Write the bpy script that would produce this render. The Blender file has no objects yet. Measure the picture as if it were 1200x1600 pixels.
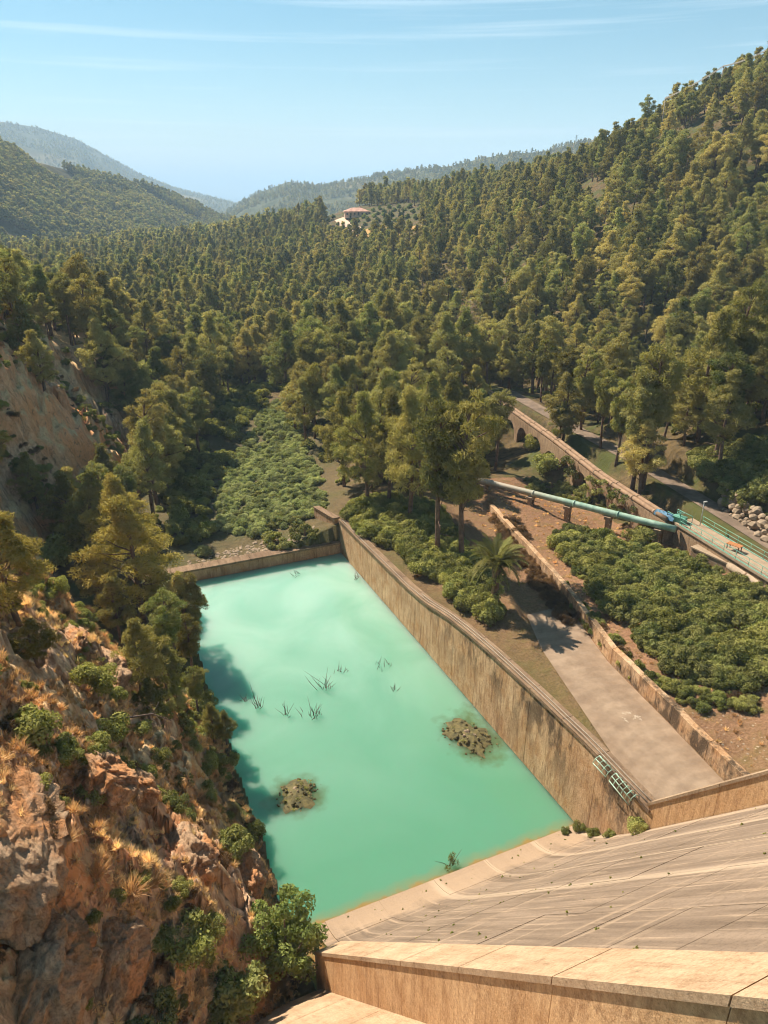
import bpy, math, random
import numpy as np
from math import sin, cos, radians, pi, atan2, sqrt
from mathutils import Vector, Matrix

S = bpy.context.scene
COL = S.collection
rng = np.random.default_rng(7)
random.seed(7)

# ------------------------------------------------------------------ camera
FPX = 1155.0
PITCH = radians(23.3)
YAW = atan2(.40301, .91520)
CAM = np.array([-33.2, -35.9, 48.0])
cam_d = bpy.data.cameras.new('camera')
cam_d.sensor_fit = 'VERTICAL'
cam_d.sensor_height = 36.0
cam_d.lens = 36.0 * FPX / 1600.0
cam_d.clip_start = 0.5
cam_d.clip_end = 80000
cam_o = bpy.data.objects.new('camera', cam_d)
cam_o.location = CAM
cam_o.rotation_euler = (pi / 2 - PITCH, 0, -YAW)
COL.objects.link(cam_o)
S.camera = cam_o

# ------------------------------------------------------------------ sky, sun, exposure
SUN_EL = radians(45)
SUN_AZ = atan2(-0.34, 0.94)          # measured from +Y towards +X
W = bpy.data.worlds.new('World')
S.world = W
W.use_nodes = True
wt = W.node_tree
wt.nodes.clear()
w_out = wt.nodes.new('ShaderNodeOutputWorld')
w_bg = wt.nodes.new('ShaderNodeBackground')
w_sky = wt.nodes.new('ShaderNodeTexSky')
w_sky.sky_type = 'NISHITA'
w_sky.sun_disc = False
w_sky.sun_elevation = SUN_EL
w_sky.sun_rotation = SUN_AZ
w_sky.altitude = 300
w_sky.air_density = 1.0
w_sky.dust_density = 0.15
w_sky.ozone_density = 1.0
w_hsv = wt.nodes.new('ShaderNodeHueSaturation')
w_hsv.inputs['Hue'].default_value = 0.475
w_hsv.inputs['Saturation'].default_value = 1.3
w_hsv.inputs['Value'].default_value = 1.0
# thin cirrus streaks, laid out by direction on the dome
w_tc = wt.nodes.new('ShaderNodeTexCoord')
w_map = wt.nodes.new('ShaderNodeMapping')
w_map.inputs['Rotation'].default_value = (radians(3), 0, radians(24))
w_map.inputs['Scale'].default_value = (1.0, 1.0, 44.0)
w_n = wt.nodes.new('ShaderNodeTexNoise')
w_n.inputs['Scale'].default_value = 1.6
w_n.inputs['Detail'].default_value = 7.0
w_n.inputs['Roughness'].default_value = 0.55
w_r = wt.nodes.new('ShaderNodeValToRGB')
w_r.color_ramp.elements[0].position = 0.55
w_r.color_ramp.elements[0].color = (0, 0, 0, 1)
w_r.color_ramp.elements[1].position = 0.74
w_r.color_ramp.elements[1].color = (0.40, 0.40, 0.40, 1)
w_mix = wt.nodes.new('ShaderNodeMix')
w_mix.data_type = 'RGBA'
w_mix.inputs['B'].default_value = (11.0, 12.0, 12.4, 1)
L = wt.links.new
L(w_sky.outputs[0], w_hsv.inputs['Color'])
L(w_tc.outputs['Generated'], w_map.inputs[0])
L(w_map.outputs[0], w_n.inputs['Vector'])
L(w_n.outputs[0], w_r.inputs[0])
L(w_r.outputs[0], w_mix.inputs['Factor'])
L(w_hsv.outputs[0], w_mix.inputs['A'])
L(w_mix.outputs['Result'], w_bg.inputs[0])
w_bg.inputs[1].default_value = 0.052
L(w_bg.outputs[0], w_out.inputs[0])

sun_d = bpy.data.lights.new('sun', 'SUN')
sun_d.energy = 5.0
sun_d.angle = radians(0.55)
sun_d.color = (1.0, 0.93, 0.81)
sun_o = bpy.data.objects.new('sun', sun_d)
SUN_DIR = Vector((sin(SUN_AZ) * cos(SUN_EL), cos(SUN_AZ) * cos(SUN_EL), sin(SUN_EL)))
sun_o.rotation_euler = (-SUN_DIR).to_track_quat('-Z', 'Y').to_euler()
COL.objects.link(sun_o)

S.view_settings.view_transform = 'Standard'
S.view_settings.look = 'None'
S.view_settings.exposure = 1.08
S.view_settings.gamma = 1.0
S.view_settings.use_curve_mapping = False
S.cycles.use_denoising = True
S.cycles.max_bounces = 5
S.cycles.diffuse_bounces = 2
S.cycles.glossy_bounces = 2
S.cycles.transmission_bounces = 3
S.cycles.volume_bounces = 1
S.cycles.transparent_max_bounces = 4
S.cycles.use_adaptive_sampling = True
S.cycles.adaptive_threshold = 0.03
S.cycles.filter_width = 1.05

# ------------------------------------------------------------------ pixel helpers (photograph pixel -> point at a real depth)
_fw = np.array([sin(YAW) * cos(PITCH), cos(YAW) * cos(PITCH), -sin(PITCH)])
_rt = np.array([cos(YAW), -sin(YAW), 0.0])
_up = np.cross(_rt, _fw)


def ray(x, y):
    return _fw + _rt * (x - 600) / FPX + _up * (800 - y) / FPX


def atz(x, y, z=0.0):
    d = ray(x, y)
    return CAM + d * ((z - CAM[2]) / d[2])


def att(x, y, t):
    return CAM + ray(x, y) * t


def project(P):
    q = np.asarray(P, float) - CAM
    w = q @ _fw
    ws = np.where(np.abs(w) < 1e-3, 1e-3, w)
    return 600 + FPX * (q @ _rt) / ws, 800 - FPX * (q @ _up) / ws, w


# ------------------------------------------------------------------ noise
def _hash(ix, iy, iz, seed):
    h = (ix * 374761393 + iy * 668265263 + iz * 2147483647 + seed * 974634777) & 0xFFFFFFFF
    h = ((h ^ (h >> 13)) * 1274126177) & 0xFFFFFFFF
    h = ((h ^ (h >> 16)) * 2246822519) & 0xFFFFFFFF
    return ((h ^ (h >> 15)) & 0xFFFFFF) / float(0xFFFFFF)


def vnoise(x, y, z=None, seed=0):
    x = np.asarray(x, float)
    y = np.asarray(y, float)
    z = np.zeros_like(x) if z is None else np.asarray(z, float)
    xi, yi, zi = np.floor(x).astype(np.int64), np.floor(y).astype(np.int64), np.floor(z).astype(np.int64)
    fx, fy, fz = x - xi, y - yi, z - zi
    fx, fy, fz = (t * t * t * (t * (t * 6 - 15) + 10) for t in (fx, fy, fz))
    r = 0
    for dx in (0, 1):
        for dy in (0, 1):
            for dz in (0, 1):
                wgt = (fx if dx else 1 - fx) * (fy if dy else 1 - fy) * (fz if dz else 1 - fz)
                r = r + wgt * _hash(xi + dx, yi + dy, zi + dz, seed)
    return r * 2 - 1


def fbm(x, y, z=None, oct=4, seed=0, gain=.5):
    a, t, r = 1.0, 0.0, 0.0
    f = 1.0
    for o in range(oct):
        r = r + a * vnoise(np.asarray(x) * f, np.asarray(y) * f, None if z is None else np.asarray(z) * f, seed + o * 17)
        t += a
        a *= gain
        f *= 2.03
    return r / t


def ridged(x, y, z=None, oct=4, seed=0):
    a, t, r, f = 1.0, 0.0, 0.0, 1.0
    for o in range(oct):
        r = r + a * (1 - np.abs(vnoise(np.asarray(x) * f, np.asarray(y) * f, None if z is None else np.asarray(z) * f, seed + o * 31)) * 2)
        t += a
        a *= .5
        f *= 2.1
    return r / t


def cellrand(x, y, z, seed=0):
    """random value per Voronoi cell (blocky fractures) and distance to the cell centre"""
    x, y, z = (np.asarray(t, float) for t in (x, y, z))
    xi, yi, zi = (np.floor(t).astype(np.int64) for t in (x, y, z))
    best = np.full(x.shape, 9e9)
    val = np.zeros(x.shape)
    for dx in (-1, 0, 1):
        for dy in (-1, 0, 1):
            for dz in (-1, 0, 1):
                a, b, c = xi + dx, yi + dy, zi + dz
                d = (a + _hash(a, b, c, seed) - x) ** 2 + (b + _hash(a, b, c, seed + 1) - y) ** 2 + (c + _hash(a, b, c, seed + 2) - z) ** 2
                m = d < best
                best = np.where(m, d, best)
                val = np.where(m, _hash(a, b, c, seed + 3), val)
    return val * 2 - 1, np.sqrt(best)


def sstep(a, b, x):
    t = np.clip((np.asarray(x, float) - a) / (b - a), 0, 1)
    return t * t * (3 - 2 * t)


# ------------------------------------------------------------------ mesh helpers
def mesh_np(name, V, F, mat=None, smooth=False):
    V = np.asarray(V, np.float32).reshape(-1, 3)
    me = bpy.data.meshes.new(name)
    if isinstance(F, np.ndarray):
        k = F.shape[1]
        n = len(F)
        me.vertices.add(len(V))
        me.vertices.foreach_set('co', V.ravel())
        me.loops.add(n * k)
        me.loops.foreach_set('vertex_index', F.astype(np.int32).ravel())
        me.polygons.add(n)
        me.polygons.foreach_set('loop_start', np.arange(0, n * k, k, dtype=np.int32))
        me.update(calc_edges=True)
    else:
        me.from_pydata([tuple(v) for v in V], [], F)
        me.update()
    if smooth:
        me.polygons.foreach_set('use_smooth', np.ones(len(me.polygons), bool))
    if mat is not None:
        me.materials.append(mat)
    return me


class MB:
    """collects simple solids into one mesh"""
    def __init__(s):
        s.v, s.f = [], []

    def add(s, V, F):
        o = len(s.v)
        s.v += [tuple(map(float, p)) for p in V]
        s.f += [tuple(i + o for i in f) for f in F]
        return s

    def hexa(s, P):       # 8 points: bottom 4 ccw, top 4 ccw
        return s.add(P, [(3, 2, 1, 0), (4, 5, 6, 7), (0, 1, 5, 4), (1, 2, 6, 5), (2, 3, 7, 6), (3, 0, 4, 7)])

    def box(s, c, size, rz=0.0):
        hx, hy, hz = (t / 2 for t in size)
        P = []
        for z in (-hz, hz):
            for x, y in ((-hx, -hy), (hx, -hy), (hx, hy), (-hx, hy)):
                P.append((c[0] + x * cos(rz) - y * sin(rz), c[1] + x * sin(rz) + y * cos(rz), c[2] + z))
        return s.hexa(P)

    def tube(s, pts, rad, n=8, caps=True):
        pts = [np.array(p, float) for p in pts]
        if not hasattr(rad, '__len__'):
            rad = [rad] * len(pts)
        V, F = [], []
        prev = None
        for i, p in enumerate(pts):
            t = pts[min(i + 1, len(pts) - 1)] - pts[max(i - 1, 0)]
            t = t / (np.linalg.norm(t) + 1e-9)
            if prev is None:
                a = np.array([0, 0, 1.0]) if abs(t[2]) < .9 else np.array([1.0, 0, 0])
                u = np.cross(t, a)
            else:
                u = prev - t * (prev @ t)
            u /= np.linalg.norm(u) + 1e-9
            prev = u
            w = np.cross(t, u)
            for k in range(n):
                an = 2 * pi * k / n
                V.append(p + (u * cos(an) + w * sin(an)) * rad[i])
        for i in range(len(pts) - 1):
            for k in range(n):
                k2 = (k + 1) % n
                F.append((i * n + k, i * n + k2, (i + 1) * n + k2, (i + 1) * n + k))
        if caps:
            F.append(tuple(range(n))[::-1])
            F.append(tuple((len(pts) - 1) * n + k for k in range(n)))
        return s.add(V, F)

    def extrude_profile(s, prof, axis_pts):
        """prof: closed polygon in (y,z); axis_pts: two x positions -> prism along X"""
        n = len(prof)
        V = [(axis_pts[0], p[0], p[1]) for p in prof] + [(axis_pts[1], p[0], p[1]) for p in prof]
        F = [tuple(range(n)), tuple(range(2 * n - 1, n - 1, -1))]
        for i in range(n):
            j = (i + 1) % n
            F.append((j, i, n + i, n + j))
        return s.add(V, F)

    def mesh(s, name, mat, smooth=False, off=(0, 0, 0)):
        V = np.array(s.v) - np.array(off)
        me = mesh_np(name, V, s.f, mat, smooth)
        return me


def link(name, me, parent=None, loc=None, rz=0.0):
    o = bpy.data.objects.new(name, me)
    COL.objects.link(o)
    if loc is not None:
        o.location = tuple(float(t) for t in loc)
    if rz:
        o.rotation_euler = (0, 0, rz)
    if parent is not None:
        o.parent = parent
    return o


def tag(o, label=None, cat=None, group=None, kind=None):
    if label:
        o['label'] = label
    if cat:
        o['category'] = cat
    if group:
        o['group'] = group
    if kind:
        o['kind'] = kind
    return o


def thing(name, label, cat, loc=(0, 0, 0), rz=0.0, group=None):
    o = link(name, None, None, loc, rz)
    return tag(o, label, cat, group)


def copy_tree(o, loc=None, rz=None, scale=None):
    c = o.copy()
    COL.objects.link(c)
    if loc is not None:
        c.location = tuple(float(t) for t in loc)
    if rz is not None:
        c.rotation_euler = (0, 0, rz)
    if scale is not None:
        c.scale = (scale,) * 3 if not hasattr(scale, '__len__') else scale
    for ch in o.children:
        d = ch.copy()
        COL.objects.link(d)
        d.parent = c
        for g in ch.children:
            e = g.copy()
            COL.objects.link(e)
            e.parent = d
    return c


# ------------------------------------------------------------------ material helpers
class NT:
    def __init__(s, name):
        s.m = bpy.data.materials.new(name)
        s.m.use_nodes = True
        s.t = s.m.node_tree
        s.t.nodes.clear()
        s.out = s.t.nodes.new('ShaderNodeOutputMaterial')

    def n(s, typ, **kw):
        nd = s.t.nodes.new(typ)
        for k, v in kw.items():
            if k.startswith('i_'):
                key = k[2:].replace('_', ' ')
                nd.inputs[key].default_value = v
            else:
                setattr(nd, k, v)
        return nd

    def l(s, a, b):
        s.t.links.new(a, b)

    def pos(s):
        return s.n('ShaderNodeNewGeometry').outputs['Position']

    def mapped(s, vec, scale=(1, 1, 1), rot=(0, 0, 0)):
        m = s.n('ShaderNodeMapping')
        m.inputs['Scale'].default_value = scale
        m.inputs['Rotation'].default_value = rot
        s.l(vec, m.inputs[0])
        return m.outputs[0]

    def noise(s, vec, scale=1.0, detail=4.0, rough=.55, dist=0.0):
        nd = s.n('ShaderNodeTexNoise')
        nd.inputs['Scale'].default_value = scale
        nd.inputs['Detail'].default_value = detail
        nd.inputs['Roughness'].default_value = rough
        nd.inputs['Distortion'].default_value = dist
        s.l(vec, nd.inputs['Vector'])
        return nd.outputs[0]

    def ramp(s, fac, stops):
        r = s.n('ShaderNodeValToRGB')
        cr = r.color_ramp
        while len(cr.elements) < len(stops):
            cr.elements.new(.5)
        for e, (p, c) in zip(cr.elements, stops):
            e.position = p
            e.color = (c, c, c, 1) if not hasattr(c, '__len__') else (*c, 1)
        s.l(fac, r.inputs[0])
        return r.outputs[0]

    def mix(s, fac, a, b, blend='MIX'):
        m = s.n('ShaderNodeMix', data_type='RGBA', blend_type=blend)
        for v, k in ((fac, 'Factor'), (a, 'A'), (b, 'B')):
            if hasattr(v, 'is_output'):
                s.l(v, m.inputs[k])
            elif k == 'Factor':
                m.inputs[k].default_value = v
            else:
                m.inputs[k].default_value = (*v, 1)
        return m.outputs['Result']

    def math(s, op, a, b=0.0, c=0.0):
        m = s.n('ShaderNodeMath', operation=op)
        for i, v in enumerate((a, b, c)):
            if hasattr(v, 'is_output'):
                s.l(v, m.inputs[i])
            else:
                m.inputs[i].default_value = v
        return m.outputs[0]

    def sep(s, vec):
        n = s.n('ShaderNodeSeparateXYZ')
        s.l(vec, n.inputs[0])
        return n.outputs

    def bump(s, h, strength=.4, dist=.1):
        b = s.n('ShaderNodeBump')
        b.inputs['Strength'].default_value = strength
        b.inputs['Distance'].default_value = dist
        s.l(h, b.inputs['Height'])
        return b.outputs[0]

    def principled(s, col, rough=.85, normal=None, spec=.3, metal=0.0):
        p = s.n('ShaderNodeBsdfPrincipled')
        if hasattr(col, 'is_output'):
            s.l(col, p.inputs['Base Color'])
        else:
            p.inputs['Base Color'].default_value = (*col, 1)
        if hasattr(rough, 'is_output'):
            s.l(rough, p.inputs['Roughness'])
        else:
            p.inputs['Roughness'].default_value = rough
        p.inputs['Specular IOR Level'].default_value = spec
        p.inputs['Metallic'].default_value = metal
        if normal is not None:
            s.l(normal, p.inputs['Normal'])
        s.l(p.outputs[0], s.out.inputs['Surface'])
        return p


def srgb(r, g, b):
    return tuple(((c / 255) / 12.92 if c / 255 <= .04045 else ((c / 255 + .055) / 1.055) ** 2.4) for c in (r, g, b))


def leaf_mat(name, c_a, c_b, c_c, trans=.35, big=.02):
    """foliage: colour varies by plant (object random), by clump (position noise)"""
    t = NT(name)
    oi = t.n('ShaderNodeObjectInfo')
    rnd = oi.outputs['Random']
    pos = t.pos()
    n1 = t.noise(pos, .55, 3, .6)
    n2 = t.noise(pos, big, 2, .5)
    c = t.mix(t.ramp(rnd, [(0.0, 0), (1.0, 1)]), c_a, c_b)
    c = t.mix(t.ramp(n1, [(.40, 0.0), (.68, .75)]), c, c_c)
    v = t.math('MULTIPLY_ADD', t.math('FRACT', t.math('MULTIPLY', rnd, 7.31)), .75, .60)
    v2 = t.math('MULTIPLY_ADD', n2, .5, .75)
    v = t.math('MULTIPLY', v, v2)
    hs = t.n('ShaderNodeHueSaturation')
    t.l(c, hs.inputs['Color'])
    t.l(v, hs.inputs['Value'])
    d = t.n('ShaderNodeBsdfDiffuse')
    tr = t.n('ShaderNodeBsdfTranslucent')
    t.l(hs.outputs[0], d.inputs[0])
    t.l(hs.outputs[0], tr.inputs[0])
    tv = t.n('ShaderNodeMix', data_type='RGBA', blend_type='MULTIPLY')
    tv.inputs['Factor'].default_value = 1.0
    tv.inputs['B'].default_value = (trans * 2.2, trans * 2.3, trans * 1.5, 1)
    t.l(hs.outputs[0], tv.inputs['A'])
    t.l(tv.outputs['Result'], tr.inputs[0])
    mx = t.n('ShaderNodeAddShader')
    t.l(d.outputs[0], mx.inputs[0])
    t.l(tr.outputs[0], mx.inputs[1])
    t.l(mx.outputs[0], t.out.inputs['Surface'])
    return t.m


def plain_mat(name, col, var=.25, scale=3.0, rough=.8, bump=0.0, spec=.3, metal=0.0, dark=None):
    t = NT(name)
    pos = t.pos()
    n = t.noise(pos, scale, 5, .6)
    d = dark or tuple(c * (1 - var * 1.6) for c in col)
    c = t.mix(t.ramp(n, [(.3, 0), (.7, 1)]), d, tuple(min(1, c * (1 + var)) for c in col))
    nm = t.bump(t.noise(pos, scale * 4, 4), bump, .05) if bump else None
    t.principled(c, rough, nm, spec, metal)
    return t.m


def concrete_mat(name, base, stain, pale, streak_axis='z', streak=.8, dark_top=None, lift=None, rust=None):
    """weathered cast concrete: blotches, run-off streaks along one axis, faint pour lifts"""
    t = NT(name)
    pos = t.pos()
    big = t.noise(pos, .3, 6, .68)
    fine = t.noise(pos, 6.0, 5, .7)
    sc = {'z': (2.6, 2.6, .30), 's': (2.6, .34, .34), 'y': (2.4, .25, 2.4)}[streak_axis]
    st = t.noise(t.mapped(pos, sc), 1.0, 7, .72, .35)
    c = t.mix(t.ramp(big, [(.36, 0), (.64, 1)]), base, pale)
    if rust:
        c = t.mix(t.ramp(t.noise(pos, .55, 5, .65), [(.46, 0), (.66, .7)]), c, rust)
    c = t.mix(t.math('MULTIPLY', t.ramp(st, [(.47, 0), (.70, 1)]), streak), c, stain)
    st2 = t.noise(t.mapped(pos, tuple(a * 2.1 for a in sc)), 1.0, 5, .68)
    c = t.mix(t.math('MULTIPLY', t.ramp(st2, [(.54, 0), (.70, 1)]), streak * .6), c, pale)
    c = t.mix(t.math('MULTIPLY', t.ramp(fine, [(.32, 1), (.55, 0)]), .5), c, stain)
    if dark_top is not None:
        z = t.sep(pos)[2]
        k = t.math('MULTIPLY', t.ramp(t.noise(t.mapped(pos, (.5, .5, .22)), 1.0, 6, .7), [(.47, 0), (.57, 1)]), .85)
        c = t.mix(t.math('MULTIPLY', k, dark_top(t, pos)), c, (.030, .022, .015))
    sp = t.noise(pos, 1.3, 6, .75)
    c = t.mix(t.math('MULTIPLY', t.ramp(sp, [(.60, 0), (.70, 1)]), .55), c, tuple(q * .45 for q in stain))
    sp2 = t.noise(pos, 16.0, 4, .75)
    c = t.mix(t.math('MULTIPLY', t.ramp(sp2, [(.56, 0), (.66, 1)]), .45), c, tuple(q * .6 for q in stain))
    c = t.mix(t.math('MULTIPLY', t.ramp(sp2, [(.34, 1), (.44, 0)]), .4), c, tuple(min(.8, q * 1.25) for q in pale))
    h = t.math('ADD', t.math('MULTIPLY', sp2, .5), t.math('ADD', t.math('MULTIPLY', fine, .6), st))
    t.principled(c, .92, t.bump(h, .6, .07), .15)
    return t.m

# ================================================================== GROUND
# control points of the bare ground: (x, y, z); canopy pixels carry a depth and are dropped by the tree height
ctrl = [
    # right bank of the basin
    (2, 55, 4.9), (2, 40, 5.2), (2, 30, 5.6), (3, 20, 6.1), (5, 10, 6.1), (5, 0, 6.1), (8, -6, 6.1), (3, -14, 6.1),
    (12.5, 0, 7.4), (14, -6, 7.8), (14, -14, 11), (25, -8, 10), (13.6, 12, 7.4), (18, 25, 7.2), (21, 40, 6.8), (24, 55, 6.3),
    (29, 46, 6), (31, 34, 6), (34, 27, 5.4), (23, 20, 7.4), (23, 6, 8), (31, 12, 6.6), (34.5, 40, 3.6), (38.5, 58, 2.9), (43, 80, 2.8), (36, 50, 3.2), (33, 60, 4.2),
    (45, 45, 9.2), (42, 25, 9.2), (39, 8, 9.2), (47, 62, 9.2), (52, 88, 9.2), (50, 105, 8.5), (44, 124, 7), (40, 150, 8),
    (48, 25, 12.5), (53, 40, 13), (57, 58, 12), (55, 18, 16), (70, 30, 24),
    # valley floor with the reed bed
    (-8, 72, 1), (-16.6, 65.5, 1), (-10, 58, 1.2), (-24, 65, 1.2), (4.7, 105, .6), (13, 146, 1.5), (-15, 90, 0), (-5, 120, .5),
    (-20, 110, 1), (9, 78, 3), (13, 68, 5), (11, 100, 3.2), (22, 100, 5), (25, 130, 5), (-5, 150, 2), (8, 58, 5),
    # under the left bank
    (-28, 10, 0), (-28, 40, 1.5), (-45, 40, 4), (-45, 90, 6), (-60, 10, 8), (-40, -20, 2), (-28, -10, 0), (-50, 140, 10),
    (-80, 100, 20), (-25, -35, -2), (0, -35, -2), (30, -35, 20), (70, -20, 32),
]
canopy = [
    (1200, 85, 270), (1130, 112, 285), (1050, 158, 300), (1000, 196, 330), (930, 232, 370), (850, 256, 420), (760, 268, 480),
    (700, 279, 520), (640, 290, 560), (560, 300, 600), (470, 330, 620), (400, 346, 620), (300, 368, 600), (200, 376, 600),
    (100, 378, 600), (0, 380, 620), (1350, 20, 260), (1350, 300, 190), (1350, 500, 130),
    (1150, 300, 215), (1000, 300, 240), (1150, 450, 165), (1000, 450, 185), (1150, 560, 130), (1000, 560, 145), (850, 350, 260),
    (850, 450, 200), (850, 540, 165), (700, 350, 340), (700, 420, 270), (700, 500, 215), (700, 560, 185),
    (557, 345, 470), (560, 420, 300), (560, 500, 215), (450, 400, 380), (450, 470, 260), (450, 540, 195),
    (300, 420, 350), (300, 480, 250), (300, 540, 195), (200, 450, 270), (200, 520, 195), (60, 430, 260),
]
for px, py, w in canopy:
    p = att(px, py, w)
    ctrl.append((p[0], p[1], p[2] - (10.5 if w > 200 else 11.0)))
# back slopes so that the skyline is a ridge
for px, py, w in [(1200, 85, 270), (1050, 158, 300), (930, 232, 370), (760, 268, 480), (640, 290, 560), (470, 330, 620), (300, 368, 600), (100, 378, 600)]:
    p = att(px, py, w * 1.45)
    q = att(px, py, w)
    ctrl.append((p[0], p[1], q[2] - 24))
ctrl = np.array(ctrl, float)


def polar(X, Y):
    dx, dy = X - CAM[0], Y - CAM[1]
    f = dx * sin(YAW) + dy * cos(YAW)
    r = dx * cos(YAW) - dy * sin(YAW)
    return np.arctan2(r, f), np.log(np.maximum(np.hypot(dx, dy), 3.0))


def _tps_k(d2):
    return .5 * d2 * np.log(d2 + 1e-12)


_ca, _cb = polar(ctrl[:, 0], ctrl[:, 1])
_n = len(ctrl)
_A = np.zeros((_n + 3, _n + 3))
_A[:_n, :_n] = _tps_k((_ca[:, None] - _ca) ** 2 + (_cb[:, None] - _cb) ** 2) + np.eye(_n) * 2e-4
_A[:_n, _n] = 1
_A[:_n, _n + 1] = _ca
_A[:_n, _n + 2] = _cb
_A[_n:, :_n] = _A[:_n, _n:].T
_wts = np.linalg.solve(_A, np.concatenate([ctrl[:, 2], np.zeros(3)]))


def base_ground(X, Y):
    a, b = polar(X, Y)
    a = np.clip(a, -1.05, 1.05)
    shp = a.shape
    a, b = a.ravel(), b.ravel()
    out = np.empty_like(a)
    for i in range(0, len(a), 40000):
        A, B = a[i:i + 40000], b[i:i + 40000]
        out[i:i + 40000] = _tps_k((A[:, None] - _ca) ** 2 + (B[:, None] - _cb) ** 2) @ _wts[:_n] + _wts[_n] + _wts[_n + 1] * A + _wts[_n + 2] * B
    return out.reshape(shp)


# the left gorge wall: foot line x = foot(y), steep face, gentler shoulder above
_fy = np.array([-40, -14, -10, -6, -3, 8, 20, 27, 33, 40, 58, 71, 82, 92, 104, 112, 124, 140, 160, 190, 240, 320])
_fx = np.array([-40, -33, -30.5, -27.5, -25.6, -25.0, -25.0, -26, -29.5, -33, -37, -37.5, -25, -22.5, -22.5, -20, -14, -7, -5, -16, -50, -130])
_ft = np.array([26, 24, 23, 23, 23, 23, 22, 21, 24, 27, 27, 27, 28, 30, 28, 24, 19, 16, 17, 13, 11, 8])     # height where the face eases off
_fk = np.array([1.42, 1.42, 1.42, 1.42, 1.42, 1.42, 1.42, 1.42, 1.5, 1.7, 1.8, 1.9, 1.5, 1.36, 1.36, 1.3, 1.2, .95, .8, .6, .5, .4])


def bank_d(X, Y):
    """distance left of the foot of the gorge wall"""
    return np.interp(Y, _fy, _fx) - X + 1.6 * fbm(np.asarray(X) * .07, np.asarray(Y) * .13, oct=3, seed=5) + sstep(70, 85, Y) * (1 - sstep(108, 116, Y)) * (1.1 * ridged(np.asarray(Y) * .17, np.asarray(X) * .05, oct=4, seed=15) - .3)


def wall_height(X, Y):
    d = bank_d(X, Y)
    top = np.interp(Y, _fy, _ft)
    k = np.interp(Y, _fy, _fk)
    d1 = top / k
    z = np.where(d < d1, k * d, top + (d - d1) * .42)
    return np.where(d < 0, d * .5 - .5, z), d


POOL = (-24.0, 0.0, -.6, 54.8)


def slab_left(Y):
    return np.interp(Y, [-6, 15, 25, 60], [1.5, 6.4, 10.2, 17.5])


def slab_right(Y):
    return np.interp(Y, [-6, 1, 10.5, 23.7, 60], [9.0, 10.0, 11.2, 14.8, 22.5])


def ground(X, Y, fine=True):
    X = np.asarray(X, float)
    Y = np.asarray(Y, float)
    z = base_ground(X, Y)
    near = 1 - sstep(170, 330, np.hypot(X, Y))
    # concrete track bed
    sm = sstep(-1.2, -.2, X - slab_left(Y)) * sstep(-1.0, 0.0, slab_right(Y) - X) * (1 - sstep(48, 60, Y)) * sstep(-14, -8, Y)
    zr = np.interp(Y, [-6, 30, 60], [6.1, 6.25, 6.3])
    z = z * (1 - sm) + (zr - .08) * sm
    # flat paved road behind the aqueduct
    rx = np.interp(Y, [0, 21, 48, 70, 95, 120], [38.0, 42.4, 47.6, 50.0, 53.5, 48])
    rm = sstep(3.6, 2.2, np.abs(X - rx)) * (1 - sstep(90, 120, Y)) * sstep(-10, 0, Y)
    z = z * (1 - rm) + 9.2 * rm
    wz, d = wall_height(X, Y)
    rock = sstep(-.5, 2.5, d) * near
    wz2 = wz
    if fine:
        st = ridged(X * .16, Y * .16, wz * .10, 4, 11)
        f2 = fbm(X * .45, Y * .45, wz * .3, 4, 23)
        f3 = ridged(X * .9, Y * .9, wz * .6, 3, 41)
        wz2 = wz + sstep(0, 3, d) * (1.3 * st + .8 * f2 + .4 * f3)
        sel = (d > -.5) & (d < 32) & (Y > -40) & (Y < 118) & (X > -75)
        if sel.any():
            xs_, ys_, zs_ = X[sel], Y[sel], wz[sel]
            wx = xs_ + .5 * fbm(xs_ * .6, ys_ * .6, zs_ * .6, 2, 91)
            c1, e1 = cellrand(wx * .30, ys_ * .22, zs_ * .20, 401)
            c2, e2 = cellrand(wx * .85, ys_ * .70, zs_ * .6, 411)
            amp = sstep(-.2, 2.5, d[sel]) * (1 + .6 * sstep(75, 88, ys_))
            wz2 = wz2.copy()
            wz2[sel] += amp * (1.15 * c1 + .5 * c2 + .35 * (.5 - e2))
    k = 2.0
    z = np.where(near > .02, np.maximum(z, wz2) * near + z * (1 - near), z)
    if fine:
        z = z + (1 - rock) * (.18 * fbm(X * .35, Y * .35, oct=4, seed=3)) * (1 - sm) * (1 - rm) + .6 * fbm(X * .05, Y * .05, oct=3, seed=9) * sstep(60, 130, np.abs(X)) 
    # basin
    m = 2.2 * fbm(Y * .35, X * 0, oct=3, seed=77)
    ins = (X > POOL[0] - .25 + .15 * m) & (X < .5) & (Y > -3.2) & (Y < 55.2)
    z = np.where(ins, -4.5, z)
    dam = (X > -40) & (X < .5) & (Y <= -3.2)
    z = np.where(dam & (X > -24.3), np.minimum(z, -3), z)
    return z


def gz(x, y):
    return float(ground(np.array([float(x)]), np.array([float(y)]))[0])


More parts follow.
